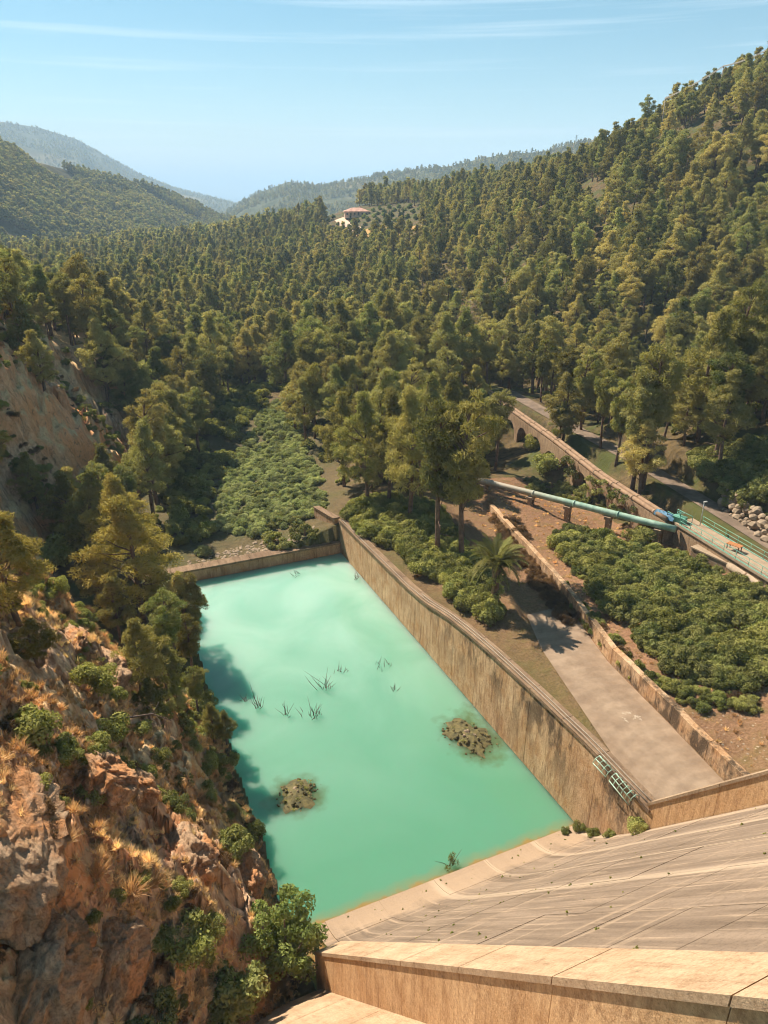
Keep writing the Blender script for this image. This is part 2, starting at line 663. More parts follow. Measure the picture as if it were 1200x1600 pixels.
def build_ground():
    na = 470
    ang = np.linspace(-radians(52), radians(50), na)
    rr = [8.0]
    while rr[-1] < 1000:
        r = rr[-1]
        rr.append(r * (1.0048 if r < 170 else (1.009 if r < 330 else 1.03)))
    rr = np.array(rr)
    A, R = np.meshgrid(ang, rr, indexing='ij')
    X = CAM[0] + R * np.sin(A + YAW)
    Y = CAM[1] + R * np.cos(A + YAW)
    Z = ground(X, Y)
    nr = len(rr)
    V = np.stack([X, Y, Z], -1).reshape(-1, 3)
    i = np.arange(na - 1)[:, None] * nr + np.arange(nr - 1)[None]
    F = np.stack([i, i + 1, i + nr + 1, i + nr], -1).reshape(-1, 4)[:, ::-1]
    F = np.ascontiguousarray(F)
    me = mesh_np('terrain', V, F, None, True)
    d = bank_d(X, Y).ravel()
    bank = sstep(0, 3, d) * (np.hypot(X, Y).ravel() < 300)
    grass = np.clip(.5 + 1.1 * fbm(X * .12, Y * .12, oct=4, seed=55).ravel(), 0, 1) * bank
    soil = np.exp(-(((X - 17) / 14) ** 2 + ((Y - 15) / 45) ** 2)).ravel() * (X.ravel() > 0)
    soil = np.maximum(soil, .9 * (np.abs(X.ravel() - 28) < 9) * (np.abs(Y.ravel() - 40) < 22))
    wet = np.exp(-(((X + 8) / 22) ** 2 + ((Y - 95) / 45) ** 2)).ravel() * (1 - bank)
    for nm, arr in (('bank', bank), ('grass', grass), ('soil', np.clip(soil, 0, 1)), ('wet', np.clip(wet, 0, 1))):
        at = me.attributes.new(nm, 'FLOAT', 'POINT')
        at.data.foreach_set('value', arr.astype(np.float32))
    t = NT('terrain')
    pos = t.pos()
    def attr(nm):
        a = t.n('ShaderNodeAttribute')
        a.attribute_name = nm
        return a.outputs['Fac']
    nz = t.sep(t.n('ShaderNodeNewGeometry').outputs['Normal'])[2]
    n_big = t.noise(pos, .12, 5, .6)
    n_mid = t.noise(pos, .8, 6, .65)
    n_fine = t.noise(pos, 4.5, 5, .7)
    # forest floor
    c = t.mix(t.ramp(n_mid, [(.35, 0), (.65, 1)]), srgb(70, 58, 38), srgb(112, 92, 62))
    c = t.mix(t.ramp(n_big, [(.45, 0), (.6, 1)]), c, srgb(76, 78, 40))
    c = t.mix(attr('wet'), c, t.mix(t.ramp(n_fine, [(.4, 0), (.6, 1)]), srgb(74, 68, 44), srgb(112, 98, 70)))
    # bare reddish soil with gravel
    sc = t.mix(t.ramp(n_fine, [(.3, 0), (.7, 1)]), srgb(106, 74, 52), srgb(160, 120, 90))
    sc = t.mix(t.ramp(n_mid, [(.5, 0), (.7, 1)]), sc, srgb(116, 94, 58))
    c = t.mix(attr('soil'), c, sc)
    # rock of the gorge wall
    rk = t.noise(t.mapped(pos, (1.2, 1.2, .35)), .9, 8, .65, .6)
    rc = t.mix(t.ramp(rk, [(.36, 0), (.64, 1)]), srgb(132, 94, 66), srgb(226, 188, 152))
    rc = t.mix(t.ramp(n_big, [(.45, 0), (.62, .8)]), rc, srgb(214, 142, 86))
    vor = t.n('ShaderNodeTexVoronoi', feature='DISTANCE_TO_EDGE')
    vor.inputs['Scale'].default_value = .75
    t.l(t.mapped(pos, (1, 1, .55), (.3, .2, .5)), vor.inputs['Vector'])
    rc = t.mix(t.ramp(vor.outputs['Distance'], [(.0, .35), (.035, 0)]), rc, srgb(70, 48, 34))
    rc = t.mix(t.ramp(t.noise(pos, .45, 5, .6), [(.56, 0), (.7, .7)]), rc, srgb(204, 162, 118))
    gc = t.mix(t.ramp(n_fine, [(.3, 0), (.7, 1)]), srgb(184, 146, 100), srgb(226, 192, 146))
    gc = t.mix(t.ramp(n_mid, [(.55, 0), (.7, .8)]), gc, srgb(116, 108, 52))
    flat = t.ramp(nz, [(.50, 0), (.68, 1)])
    gr = t.math('MULTIPLY', t.ramp(attr('grass'), [(.35, 0), (.6, 1)]), t.math('MULTIPLY_ADD', flat, .75, .2))
    ycl = t.sep(pos)[1]
    rc = t.mix(t.ramp(t.math('MULTIPLY', ycl, .01), [(.72, 0), (.84, .55), (1.12, .55), (1.2, 0)]), rc, srgb(226, 146, 92))
    ck = t.noise(t.mapped(pos, (1.0, 1.0, .45), (.35, .25, 0)), 1.4, 7, .72, .9)
    rc = t.mix(t.ramp(ck, [(.36, .75), (.46, 0)]), rc, srgb(84, 58, 42))
    rc = t.mix(t.ramp(ck, [(.60, 0), (.70, .6)]), rc, srgb(236, 206, 172))
    bc = t.mix(gr, rc, gc)
    c = t.mix(attr('bank'), c, bc)
    h = t.math('ADD', t.math('MULTIPLY', rk, 1.0), t.math('ADD', t.math('MULTIPLY', n_mid, .6), t.math('MULTIPLY', n_fine, .25)))
    t.principled(c, .95, t.bump(h, .7, .3), .1)
    me.materials.append(t.m)
    o = link('terrain', me)
    tag(o, kind='structure')
    return o


build_ground()

# ------------------------------------------------------------------ far hills and the sea
def far_hill(name, sil, rho_l, rho_r, front, mat, rough_amp, seed, zb=-60.0, back=.5):
    """sil: skyline pixels; distance of the crest runs from rho_l to rho_r"""
    px = np.linspace(sil[0][0], sil[-1][0], 150)
    py = np.interp(px, [s[0] for s in sil], [s[1] for s in sil])
    u = np.linspace(0, 1, 150)
    rho = rho_l + (rho_r - rho_l) * u ** 1.2
    crest = np.array([att(a, b, r) for a, b, r in zip(px, py, rho)])
    dirs = crest[:, :2] - CAM[:2]
    ln = np.hypot(dirs[:, 0], dirs[:, 1])
    dirs = dirs / ln[:, None]
    ts = np.concatenate([np.linspace(front, 1, 70), np.linspace(1.03, 1 + back, 14)])
    X = CAM[0] + dirs[:, 0, None] * ln[:, None] * ts
    Y = CAM[1] + dirs[:, 1, None] * ln[:, None] * ts
    k = np.where(ts <= 1, np.clip((ts - front) / (1 - front), 0, 1) ** 1.05, np.clip(1 - (ts - 1) / back, 0, 1))
    Z = zb + (crest[:, 2, None] - zb) * k
    am = rough_amp * np.sin(np.clip(k, 0, 1) * pi) 
    Z = Z + am * (1.2 * ridged(X / (14 * rough_amp), Y / (14 * rough_amp), None, 4, seed) - .3)
    n, m = X.shape
    V = np.stack([X, Y, Z], -1)
    i = np.arange(n - 1)[:, None] * m + np.arange(m - 1)[None]
    F = np.ascontiguousarray(np.stack([i, i + m, i + m + 1, i + 1], -1).reshape(-1, 4))
    o = link(name, mesh_np(name, V.reshape(-1, 3), F, mat, True))
    tag(o, kind='structure')
    return V, k


def hill_mat(name, a, b, c3, sc):
    t = NT(name)
    pos = t.pos()
    n = t.noise(pos, sc, 6, .65)
    n2 = t.noise(pos, sc * .18, 4, .55)
    c = t.mix(t.ramp(n, [(.35, 0), (.65, 1)]), a, b)
    c = t.mix(t.ramp(n2, [(.55, 0), (.66, .8)]), c, c3)
    t.principled(c, .95, t.bump(n, .6, 6), .05)
    return t.m


m_hill = hill_mat('hill_scrub', srgb(58, 62, 36), srgb(92, 88, 54), srgb(140, 122, 84), .02)
m_hill_near = hill_mat('hill_forest_floor', srgb(54, 54, 34), srgb(88, 80, 52), srgb(112, 98, 66), .05)
HILL_L, kL = far_hill('left_hill', [(-140, 170), (-60, 200), (0, 229), (60, 254), (150, 277), (220, 290), (300, 319), (350, 338), (420, 372)], 760, 1500, .52, m_hill_near, 14, 3)
HILL_C, kC = far_hill('distant_hill', [(290, 352), (345, 337), (380, 313), (400, 303), (450, 284), (500, 290), (540, 284), (600, 272), (650, 264), (700, 260), (760, 246), (800, 240), (850, 237), (900, 222), (960, 214), (1060, 205)], 2300, 1500, .5, m_hill, 20, 5)
HILL_M, kM = far_hill('distant_mountain', [(-160, 200), (-60, 182), (0, 190), (60, 199), (120, 218), (165, 243), (215, 270), (270, 292), (310, 303), (345, 311), (430, 335)], 2900, 4800, .5, m_hill, 42, 8)

t = NT('sea')
pos = t.pos()
t.principled((.03, .10, .16), .35, t.bump(t.noise(pos, .01, 3), .3, 3), .4)
sea = MB()
sea.add([(-30000, 5200, -52), (30000, -4000, -52), (46000, 30000, -52), (-26000, 42000, -52)], [(0, 1, 2, 3)])
o = link('sea', sea.mesh('sea', t.m))
tag(o, kind='structure')
plain = MB()
plain.add([(-9000, -3000, -62), (12000, -3000, -62), (16000, 9000, -62), (-9000, 9000, -62)], [(0, 1, 2, 3)])
o = link('valley_plain', plain.mesh('valley_plain', m_hill))
tag(o, kind='structure')

# ================================================================== WATER
def build_water():
    t = NT('turquoise_water')
    pos = t.pos()
    x, y, z = t.sep(pos)
    n = t.noise(pos, .09, 4, .5, .8)
    n2 = t.noise(pos, .5, 4, .6)
    c = t.mix(t.ramp(n, [(.35, 0), (.65, 1)]), (.25, .435, .325), (.34, .505, .395))
    # suspended silt thins out towards the dam: greener there
    gy = t.math('MULTIPLY_ADD', n, 14.0, y)
    c = t.mix(t.ramp(t.math('MULTIPLY', gy, 1 / 60.0), [(.20, 1.0), (1.05, 0)]), c, (.105, .265, .16))
    # shallow silt along the toe of the dam
    sh = t.math('MULTIPLY_ADD', n2, 1.6, t.math('MULTIPLY', y, -1.0))
    c = t.mix(t.ramp(sh, [(.0, 0), (.75, 0.3), (1.0, .8)]), c, srgb(158, 118, 56))
    # shallows round the two rubble heaps and over the submerged ledge
    for (cx, cy, rx, ry, rot) in ((-2.3, 12.6, 3.4, 4.6, .1), (-20.2, 12.2, 3.1, 2.7, .3)):
        dx = t.math('MULTIPLY', t.math('SUBTRACT', x, cx), 1 / rx)
        dy = t.math('MULTIPLY', t.math('SUBTRACT', y, cy), 1 / ry)
        dd = t.math('SQRT', t.math('ADD', t.math('MULTIPLY', dx, dx), t.math('MULTIPLY', dy, dy)))
        dd = t.math('ADD', dd, t.math('MULTIPLY_ADD', n2, 1.5, -.75))
        c = t.mix(t.ramp(dd, [(.45, .85), (.75, .4), (1.2, 0)]), c, srgb(84, 100, 60))
    p = t.principled(c, .12, t.bump(t.noise(t.mapped(pos, (1, 1.6, 1)), 2.2, 3, .5), .035, .05), .5)
    p.inputs['Subsurface Weight'].default_value = 1.0
    p.inputs['Subsurface Radius'].default_value = (.5, 1.0, .9)
    p.inputs['Subsurface Scale'].default_value = 7.0
    p.inputs['IOR'].default_value = 1.33
    mb = MB().box((-12.3, 25.9, -1.9), (24.8, 58.2, 3.8))
    o = link('basin_water', mb.mesh('basin_water', t.m))
    tag(o, kind='structure')


build_water()

# ================================================================== BASIN WALLS
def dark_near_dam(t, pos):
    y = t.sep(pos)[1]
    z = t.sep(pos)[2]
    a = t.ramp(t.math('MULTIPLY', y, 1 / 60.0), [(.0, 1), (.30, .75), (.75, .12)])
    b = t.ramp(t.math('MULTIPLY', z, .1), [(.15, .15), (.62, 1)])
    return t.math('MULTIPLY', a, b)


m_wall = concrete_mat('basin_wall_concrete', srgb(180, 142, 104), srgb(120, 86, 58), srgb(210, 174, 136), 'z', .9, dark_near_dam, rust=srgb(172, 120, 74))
m_conc_pale = concrete_mat('pale_concrete', srgb(148, 122, 96), srgb(104, 78, 56), srgb(170, 144, 116), 'z', .6)
m_dirt_conc = concrete_mat('coping_concrete', srgb(126, 100, 78), srgb(70, 52, 36), srgb(156, 128, 100), 'y', .8)

WTOP_Y = [-7.2, 0, 8, 14, 19, 23, 28, 33, 44, 55.6]
WTOP_Z = [8.0, 8.4, 8.25, 8.0, 7.6, 7.1, 6.1, 5.6, 5.3, 5.1]


def wtop(y):
    return float(np.interp(y, WTOP_Y, WTOP_Z))


wall = thing('retaining_wall', 'long tan concrete retaining wall with dark streaks along the right of the turquoise basin', 'wall', (0.4, 24, 0))
edges = np.concatenate([[-7.2], np.arange(-1.5, 52, 4.6), [55.6]])
for a, b in zip(edges[:-1], edges[1:]):
    a2, b2 = a + .02, b - .02
    ja = .03 * random.random()
    mb = MB()
    ys = np.linspace(a2, b2, 4)
    prof_v, F = [], []
    for yy in ys:
        zt = wtop(yy)
        prof_v += [(-.12 + ja, yy, -3.0), (.05 + ja, yy, zt - .32), (.95, yy, zt - .32), (.95, yy, -3.0)]
    for i in range(3):
        for k in range(4):
            F.append((i * 4 + k, i * 4 + (k + 1) % 4, i * 4 + 4 + (k + 1) % 4, i * 4 + 4 + k))
    F.append((3, 2, 1, 0))
    F.append((12, 13, 14, 15))
    mb.add(prof_v, F)
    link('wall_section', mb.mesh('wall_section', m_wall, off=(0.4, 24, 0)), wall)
    # coping blocks over each section
    mb = MB()
    ys = np.linspace(a + .03, b - .03, 4)
    V, F = [], []
    for yy in ys:
        zt = wtop(yy)
        V += [(-.10, yy, zt - .318), (-.10, yy, zt), (1.05, yy, zt + .02), (1.05, yy, zt - .318)]
    for i in range(3):
        for k in range(4):
            F.append((i * 4 + k, i * 4 + (k + 1) % 4, i * 4 + 4 + (k + 1) % 4, i * 4 + 4 + k))
    F.append((3, 2, 1, 0))
    F.append((12, 13, 14, 15))
    mb.add(V, F)
    link('coping', mb.mesh('coping', m_dirt_conc, off=(0.4, 24, 0)), wall)
# two thin conduits clipped along the top of the wall
m_conduit = plain_mat('grey_conduit', srgb(150, 132, 112), .2, 4, .6)
for k, (xo, y0, y1) in enumerate(((.22, -6.8, 55), (.55, -6.8, 30))):
    ys = np.linspace(y0, y1, 26)
    mb = MB().tube([(xo, yy, wtop(yy) + .09) for yy in ys], .055, 6)
    link('conduit', mb.mesh('conduit', m_conduit, True, off=(0.4, 24, 0)), wall)

# weir across the far end and wing wall behind it
weir = thing('weir_wall', 'low weathered concrete weir wall closing the far end of the basin', 'wall', (-12, 55.5, 0))
for a, b in ((-27.5, -20.02), (-20, -13.42), (-13.4, -6.72), (-6.7, -.14)):
    mb = MB()
    mb.extrude_profile([(54.75, -3), (56.1, -3), (56.05, 1.55), (54.85, 1.55)], (a, b))
    link('wall_section', mb.mesh('wall_section', m_wall, off=(-12, 55.5, 0)), weir)
    mb = MB().extrude_profile([(54.62, 1.553), (56.25, 1.553), (56.25, 1.86), (54.62, 1.82)], (a + .01, b - .01))
    link('coping', mb.mesh('coping', m_dirt_conc, off=(-12, 55.5, 0)), weir)
wing = thing('wing_wall', 'short tan concrete wing wall rising behind the weir at the basin corner', 'wall', (-.5, 59, 0))
mb = MB().hexa([(-.6, 56.2, -1), (.3, 56.2, -1), (.0, 62, -1), (-1.6, 62, -1), (-.6, 56.2, 4.9), (.3, 56.2, 4.9), (-.9, 62, 4.6), (-1.6, 62, 4.6)])
link('wall_face', mb.mesh('wall_face', m_wall, off=(-.5, 59, 0)), wing)
mb = MB().hexa([(-.7, 56.15, 4.903), (.4, 56.15, 4.903), (-.75, 62.1, 4.603), (-1.7, 62.1, 4.603), (-.7, 56.15, 5.1), (.4, 56.15, 5.1), (-.75, 62.1, 4.8), (-1.7, 62.1, 4.8)])
link('coping', mb.mesh('coping', m_dirt_conc, off=(-.5, 59, 0)), wing)

# concrete track above the wall
def track_mat():
    t = NT('track_concrete')
    pos = t.pos()
    # broom arcs swept across the slab
    x, y, z = t.sep(pos)
    dx = t.math('SUBTRACT', x, 15.0)
    ph = t.math('ADD', t.math('MULTIPLY', y, 4.2), t.math('MULTIPLY', t.math('MULTIPLY', t.math('SUBTRACT', x, 7.5), t.math('SUBTRACT', x, 7.5)), .33))
    ph = t.math('ADD', ph, t.math('MULTIPLY', t.noise(pos, .4, 3), 5.0))
    arcs = t.math('SINE', ph)
    n = t.noise(pos, .5, 6, .65)
    f = t.noise(pos, 5, 5, .7)
    c = t.mix(t.ramp(n, [(.35, 0), (.65, 1)]), srgb(130, 106, 84), srgb(158, 133, 108))
    c = t.mix(t.math('MULTIPLY', t.ramp(t.math('MULTIPLY_ADD', arcs, .5, .5), [(.3, 0), (.8, 1)]), .18), c, srgb(104, 86, 68))
    c = t.mix(t.math('MULTIPLY', t.ramp(f, [(.5, 0), (.75, 1)]), .5), c, srgb(146, 124, 102))
    dx = t.math('MULTIPLY', t.math('SUBTRACT', x, 7.4), .55)
    dy = t.math('MULTIPLY', t.math('SUBTRACT', y, 3.2), .8)
    d = t.math('SQRT', t.math('ADD', t.math('MULTIPLY', dx, dx), t.math('MULTIPLY', dy, dy)))
    d = t.math('ADD', d, t.math('MULTIPLY_ADD', t.noise(pos, 1.3, 5, .75), 5.0, -2.1))
    c = t.mix(t.ramp(d, [(.35, .85), (.55, 0)]), c, srgb(176, 156, 132))
    t.principled(c, .9, t.bump(t.math('ADD', f, t.math('MULTIPLY', arcs, .15)), .3, .04), .2)
    return t.m


m_track = track_mat()
mb = MB()
ys = list(np.linspace(-6.2, 21, 30))
V = []
for yy in ys:
    zz = float(np.interp(yy, [-6, 30, 60], [6.1, 6.25, 6.3]))
    V += [(slab_left(yy), yy, zz), (slab_right(yy) - .15, yy, zz)]
F = [(2 * i, 2 * i + 1, 2 * i + 3, 2 * i + 2) for i in range(len(ys) - 1)]
mb.add(V, F)
# underside rim
o = link('concrete_track', mb.mesh('concrete_track', m_track))
tag(o, kind='structure')

low = thing('track_side_wall', 'low stained concrete wall along the right side of the concrete track', 'wall', (11, 8, 6))
cuts = np.linspace(-8.0, 47, 13)
for a, b in zip(cuts[:-1], cuts[1:]):
    V, F = [], []
    for yy in np.linspace(a + .02, b - .02, 3):
        xr = float(slab_right(yy))
        zt = 7.75 + .06 * sin(yy) - (0 if yy < 22 else (yy - 22) * .02)
        V += [(xr - .02, yy, 5.6), (xr + .04, yy, zt), (xr + .62, yy, zt + .03), (xr + .66, yy, 5.6)]
    for i in range(2):
        for k in range(4):
            F.append((i * 4 + k, i * 4 + (k + 1) % 4, i * 4 + 4 + (k + 1) % 4, i * 4 + 4 + k))
    F += [(3, 2, 1, 0), (8, 9, 10, 11)]
    mb = MB().add(V, F)
    link('wall_section', mb.mesh('wall_section', m_wall, off=(11, 8, 6)), low)

# ================================================================== DAM
def chute_mat():
    t = NT('chute_concrete')
    pos = t.pos()
    x, y, z = t.sep(pos)
    n = t.noise(pos, .35, 6, .65)
    f = t.noise(pos, 6, 5, .7)
    st = t.noise(t.mapped(pos, (1.6, .10, .10)), 1.0, 6, .6)
    st2 = t.noise(t.mapped(pos, (4.2, .16, .16)), 1.0, 5, .6)
    lift = t.noise(t.mapped(pos, (.07, .8, .8)), 1.6, 4, .6)
    c = t.mix(t.ramp(st, [(.36, 0), (.62, 1)]), srgb(108, 90, 74), srgb(136, 115, 96))
    c = t.mix(t.math('MULTIPLY', t.ramp(st2, [(.54, 0), (.68, 1)]), .75), c, srgb(168, 142, 116))
    c = t.mix(t.math('MULTIPLY', t.ramp(lift, [(.58, 0), (.66, 1)]), .55), c, srgb(164, 138, 112))
    c = t.mix(t.math('MULTIPLY', t.ramp(f, [(.30, 1), (.5, 0)]), .4), c, srgb(74, 60, 48))
    # the curved toe is washed pale
    toe = t.ramp(t.math('MULTIPLY_ADD', n, 4.0, t.math('MULTIPLY', z, -1.0)), [(.0, 0), (1.0, .85)])
    c = t.mix(toe, c, srgb(158, 132, 106))
    # lime run-off bands down the slope at the pour joints
    for bx, wd in ((-13.5, .55), (-4.6, .4), (-.55, .5), (-9.0, .16)):
        d = t.math('ABSOLUTE', t.math('SUBTRACT', t.math('MULTIPLY_ADD', st, .5, x), bx + .25))
        c = t.mix(t.ramp(t.math('MULTIPLY', d, 1 / wd), [(.4, .6), (1.0, 0)]), c, srgb(176, 152, 126))
    c = t.mix(t.math('MULTIPLY', t.ramp(t.noise(pos, 15, 4, .75), [(.55, 0), (.65, 1)]), .4), c, srgb(66, 52, 42))
    t.principled(c, .92, t.bump(t.math('ADD', f, st), .45, .06), .15)
    return t.m


m_chute = chute_mat()
m_dam_warm = concrete_mat('dam_warm_concrete', srgb(168, 136, 104), srgb(122, 92, 66), srgb(190, 160, 128), 's', .6)
m_dam_face = concrete_mat('dam_wall_concrete', srgb(188, 144, 100), srgb(132, 92, 60), srgb(212, 172, 128), 'z', .7)
KS = 1.22


def chute_z(y, off=2.2):
    """chute profile with a concave bucket at the toe"""
    zs = -KS * (y + off)
    r = 4.5
    # smooth maximum of the slope and a nearly flat lip
    flat = .05 - .02 * (y)
    k = 1.4
    return flat + k * math.log(1 + math.exp((zs - flat) / k)) if (zs - flat) / k < 30 else zs


dam = thing('dam', 'weathered concrete gravity dam face with sloping spillway chute and training walls', 'dam', (-12, -2, 0))
DO = (-12, -2, 0)
# solid core under the panels
ysd = np.concatenate([np.linspace(-34.5, -9, 12), np.linspace(-8, -.45, 22)])
V, F = [], []
for yy in ysd:
    V += [(-23, yy, chute_z(yy) - .09), (.1, yy, chute_z(yy) - .09)]
n_ = len(ysd)
V += [(-23, -.45, -3.2), (.1, -.45, -3.2), (-23, -34.5, -3.2), (.1, -34.5, -3.2)]
F = [(2 * i, 2 * i + 1, 2 * i + 3, 2 * i + 2) for i in range(n_ - 1)]
F.append((2 * n_ - 2, 2 * n_ - 1, 2 * n_ + 1, 2 * n_))
mb = MB().add(V, F)
link('dam_core', mb.mesh('dam_core', m_chute, off=DO), dam)
colx = [-22.2, -18.0, -13.5, -9.0, -4.5, 0.0]
rowy = [-.45, -3.0, -5.2, -7.4, -9.6, -11.8, -14.0, -16.2, -18.4, -20.6, -22.8, -25.0, -27.2, -29.4, -31.6, -34.4]
for i in range(5):
    for j in range(len(rowy) - 1):
        y1, y0 = rowy[j], rowy[j + 1]
        ns = 8 if j < 3 else 1
        ys = np.linspace(y0 + .010, y1 - .010, ns + 1)
        xa, xb = colx[i] + .008, colx[i + 1] - .008
        dz = random.uniform(-.015, .015)
        V, F = [], []
        for yy in ys:
            z = chute_z(yy) + dz
            V += [(xa, yy, z), (xb, yy, z), (xb, yy, z - .14), (xa, yy, z - .14)]
        for k in range(ns):
            for q in range(4):
                F.append((k * 4 + q, k * 4 + (q + 1) % 4, k * 4 + 4 + (q + 1) % 4, k * 4 + 4 + q))
        F += [(3, 2, 1, 0), tuple(ns * 4 + q for q in range(4))]
        mb = MB().add(V, F)
        link('concrete_panel', mb.mesh('concrete_panel', m_chute, off=DO), dam)


def slope_wall(x0, x1, ya, yb, off_top, off_bot, name, mat):
    """wall running down the slope; top and bottom parallel to the chute"""
    P = [(x0, ya, -KS * (ya + off_bot)), (x1, ya, -KS * (ya + off_bot)), (x1, yb, -KS * (yb + off_bot)), (x0, yb, -KS * (yb + off_bot)),
         (x0, ya, -KS * (ya + off_top)), (x1, ya, -KS * (ya + off_top)), (x1, yb, -KS * (yb + off_top)), (x0, yb, -KS * (yb + off_top))]
    mb = MB().hexa(P)
    return link(name, mb.mesh(name, mat, off=DO), dam)


# left training wall: body and its wide pale coping in cast lengths
cuts = [-3.9, -8.0, -12.5, -17.0, -21.5, -26.0, -30.5, -34.6]
for b, a in zip(cuts[:-1], cuts[1:]):
    slope_wall(-24.05, -22.3, a + .012, b - .012, 2.06, 6.6, 'training_wall', m_dam_face)
    slope_wall(-24.12, -22.18, a + .02, b - .02, 1.8, 2.058, 'coping', m_dam_warm)
# right training wall
cuts = [-6.9, -12, -17, -22, -27, -32]
for b, a in zip(cuts[:-1], cuts[1:]):
    slope_wall(.02, .85, a + .012, b - .012, .26, 3.6, 'training_wall', m_dam_face)
    slope_wall(-.06, .92, a + .02, b - .02, .03, .258, 'coping', m_conc_pale)
# lower face left of the training wall
for b, a in zip([-4.8, -10, -15, -20, -25], [-10, -15, -20, -25, -30]):
    slope_wall(-31.5, -24.06, a + .015, b - .015, 4.7, 9.5, 'face_panel', m_dam_warm)

# ladder rails fixed at the wall end
m_green = plain_mat('green_paint', srgb(96, 150, 128), .2, 6, .5, spec=.5)
m_green_pale = plain_mat('pale_green_paint', srgb(158, 196, 172), .18, 3, .5, spec=.5, dark=srgb(120, 120, 92))
lad = thing('steel_ladder', 'pale green steel ladder frame hanging at the dam end of the basin wall', 'ladder', (-.3, -4, 7))
for k, (y0, y1) in enumerate(((-1.8, -3.3), (-3.7, -5.9))):
    for xo, zo in ((-.55, .1), (-.2, .25), (-.75, -.25)):
        mb = MB().tube([(xo, y0, wtop(y0) + zo), (xo, y1, wtop(y1) + zo - .25 * k)], .04, 6)
        link('rail', mb.mesh('rail', m_green_pale, True, off=(-.3, -4, 7)), lad)
    for yy in np.linspace(y0, y1, 4 + 2 * k):
        mb = MB().tube([(-.75, yy, wtop(yy) - .25), (-.55, yy, wtop(yy) + .1), (-.2, yy, wtop(yy) + .25), (.1, yy, wtop(yy) + .02)], .035, 6)
        link('rung', mb.mesh('rung', m_green_pale, True, off=(-.3, -4, 7)), lad)

# ================================================================== PLANT MESHES
m_bark = plain_mat('pine_bark', srgb(118, 92, 74), .35, 2.5, .95)
m_bark_grey = plain_mat('grey_bark', srgb(150, 134, 120), .3, 2.5, .95)
m_pine = leaf_mat('pine_needles', srgb(101, 108, 60), srgb(144, 126, 74), srgb(162, 149, 97), .23)
m_pine_dark = leaf_mat('dark_pine_needles', srgb(100, 102, 55), srgb(122, 110, 60), srgb(147, 133, 82), .22)
m_pine_warm = leaf_mat('golden_pine_needles', srgb(122, 110, 54), srgb(132, 114, 58), srgb(154, 136, 78), .2)  # yellower needle colour for the golden pines on the left bank
m_bush = leaf_mat('bush_leaves', srgb(100, 104, 56), srgb(116, 112, 58), srgb(142, 134, 78), .24)
m_bramble = leaf_mat('bramble_leaves', srgb(92, 98, 54), srgb(112, 108, 58), srgb(140, 132, 80), .16)
m_reed = leaf_mat('reed_leaves', srgb(120, 126, 82), srgb(132, 134, 90), srgb(158, 154, 110), .22)
m_dry = leaf_mat('dry_grass_blades', srgb(200, 166, 122), srgb(210, 172, 130), srgb(222, 192, 150), .25)
m_dry_red = leaf_mat('rusty_dry_grass', srgb(174, 130, 90), srgb(190, 146, 104), srgb(206, 170, 128), .22)
m_dead = plain_mat('dead_wood', srgb(112, 92, 78), .3, 6, .95)
m_dead_leaf = leaf_mat('dead_needles', srgb(150, 122, 102), srgb(160, 128, 108), srgb(170, 140, 120), .3)
m_palm = leaf_mat('palm_fronds', srgb(100, 100, 54), srgb(112, 106, 60), srgb(140, 130, 82), .2)
m_cypress = leaf_mat('cypress_leaves', srgb(44, 58, 34), srgb(50, 62, 36), srgb(62, 74, 42), .25)
m_olive = leaf_mat('orchard_leaves', srgb(92, 100, 56), srgb(106, 110, 60), srgb(124, 122, 72), .3)


def unit(v):
    return v / (np.linalg.norm(v, axis=-1, keepdims=True) + 1e-9)


def leaf_quads(C, N, ln, wd, g, out=.5, taper=.45):
    """C centres, N outward directions -> quads; part of them stand along N as tufts, the rest lie on the surface"""
    n = len(C)
    rnd = g.normal(size=(n, 3))
    stand = (g.random(n) < out)[:, None]
    side = unit(np.cross(N, rnd))
    up2 = unit(np.cross(side, N))
    A = np.where(stand, unit(N + .55 * g.normal(size=(n, 3))), unit(side + .35 * N * g.normal(size=(n, 1))))
    B = unit(np.cross(A, np.where(stand, rnd, N)))
    l_ = (ln * g.uniform(.6, 1.25, n))[:, None]
    w_ = (wd * g.uniform(.6, 1.25, n))[:, None]
    a0 = C - A * l_ * .5
    a1 = C + A * l_ * .5
    V = np.stack([a0 - B * w_ * .5, a0 + B * w_ * .5, a1 + B * w_ * .5 * taper, a1 - B * w_ * .5 * taper], 1).reshape(-1, 3)
    F = np.arange(n * 4).reshape(n, 4)
    return V, F


def puff_leaves(centres, radii, per, ln, wd, g, squash=.7, upbias=.5, out=.55):
    Cs, Ns = [], []
    for c, r in zip(centres, radii):
        k = max(6, int(per * (r / np.mean(radii)) ** 2))
        d = g.normal(size=(k, 3))
        d[:, 2] += upbias
        d = unit(d)
        rad = r * (1 - .45 * g.random(k) ** 2.0)
        p = d * rad[:, None]
        p[:, 2] *= squash
        Cs.append(c + p)
        Ns.append(unit(d + .25 * g.normal(size=(k, 3))))
    return leaf_quads(np.concatenate(Cs), np.concatenate(Ns), ln, wd, g, out)


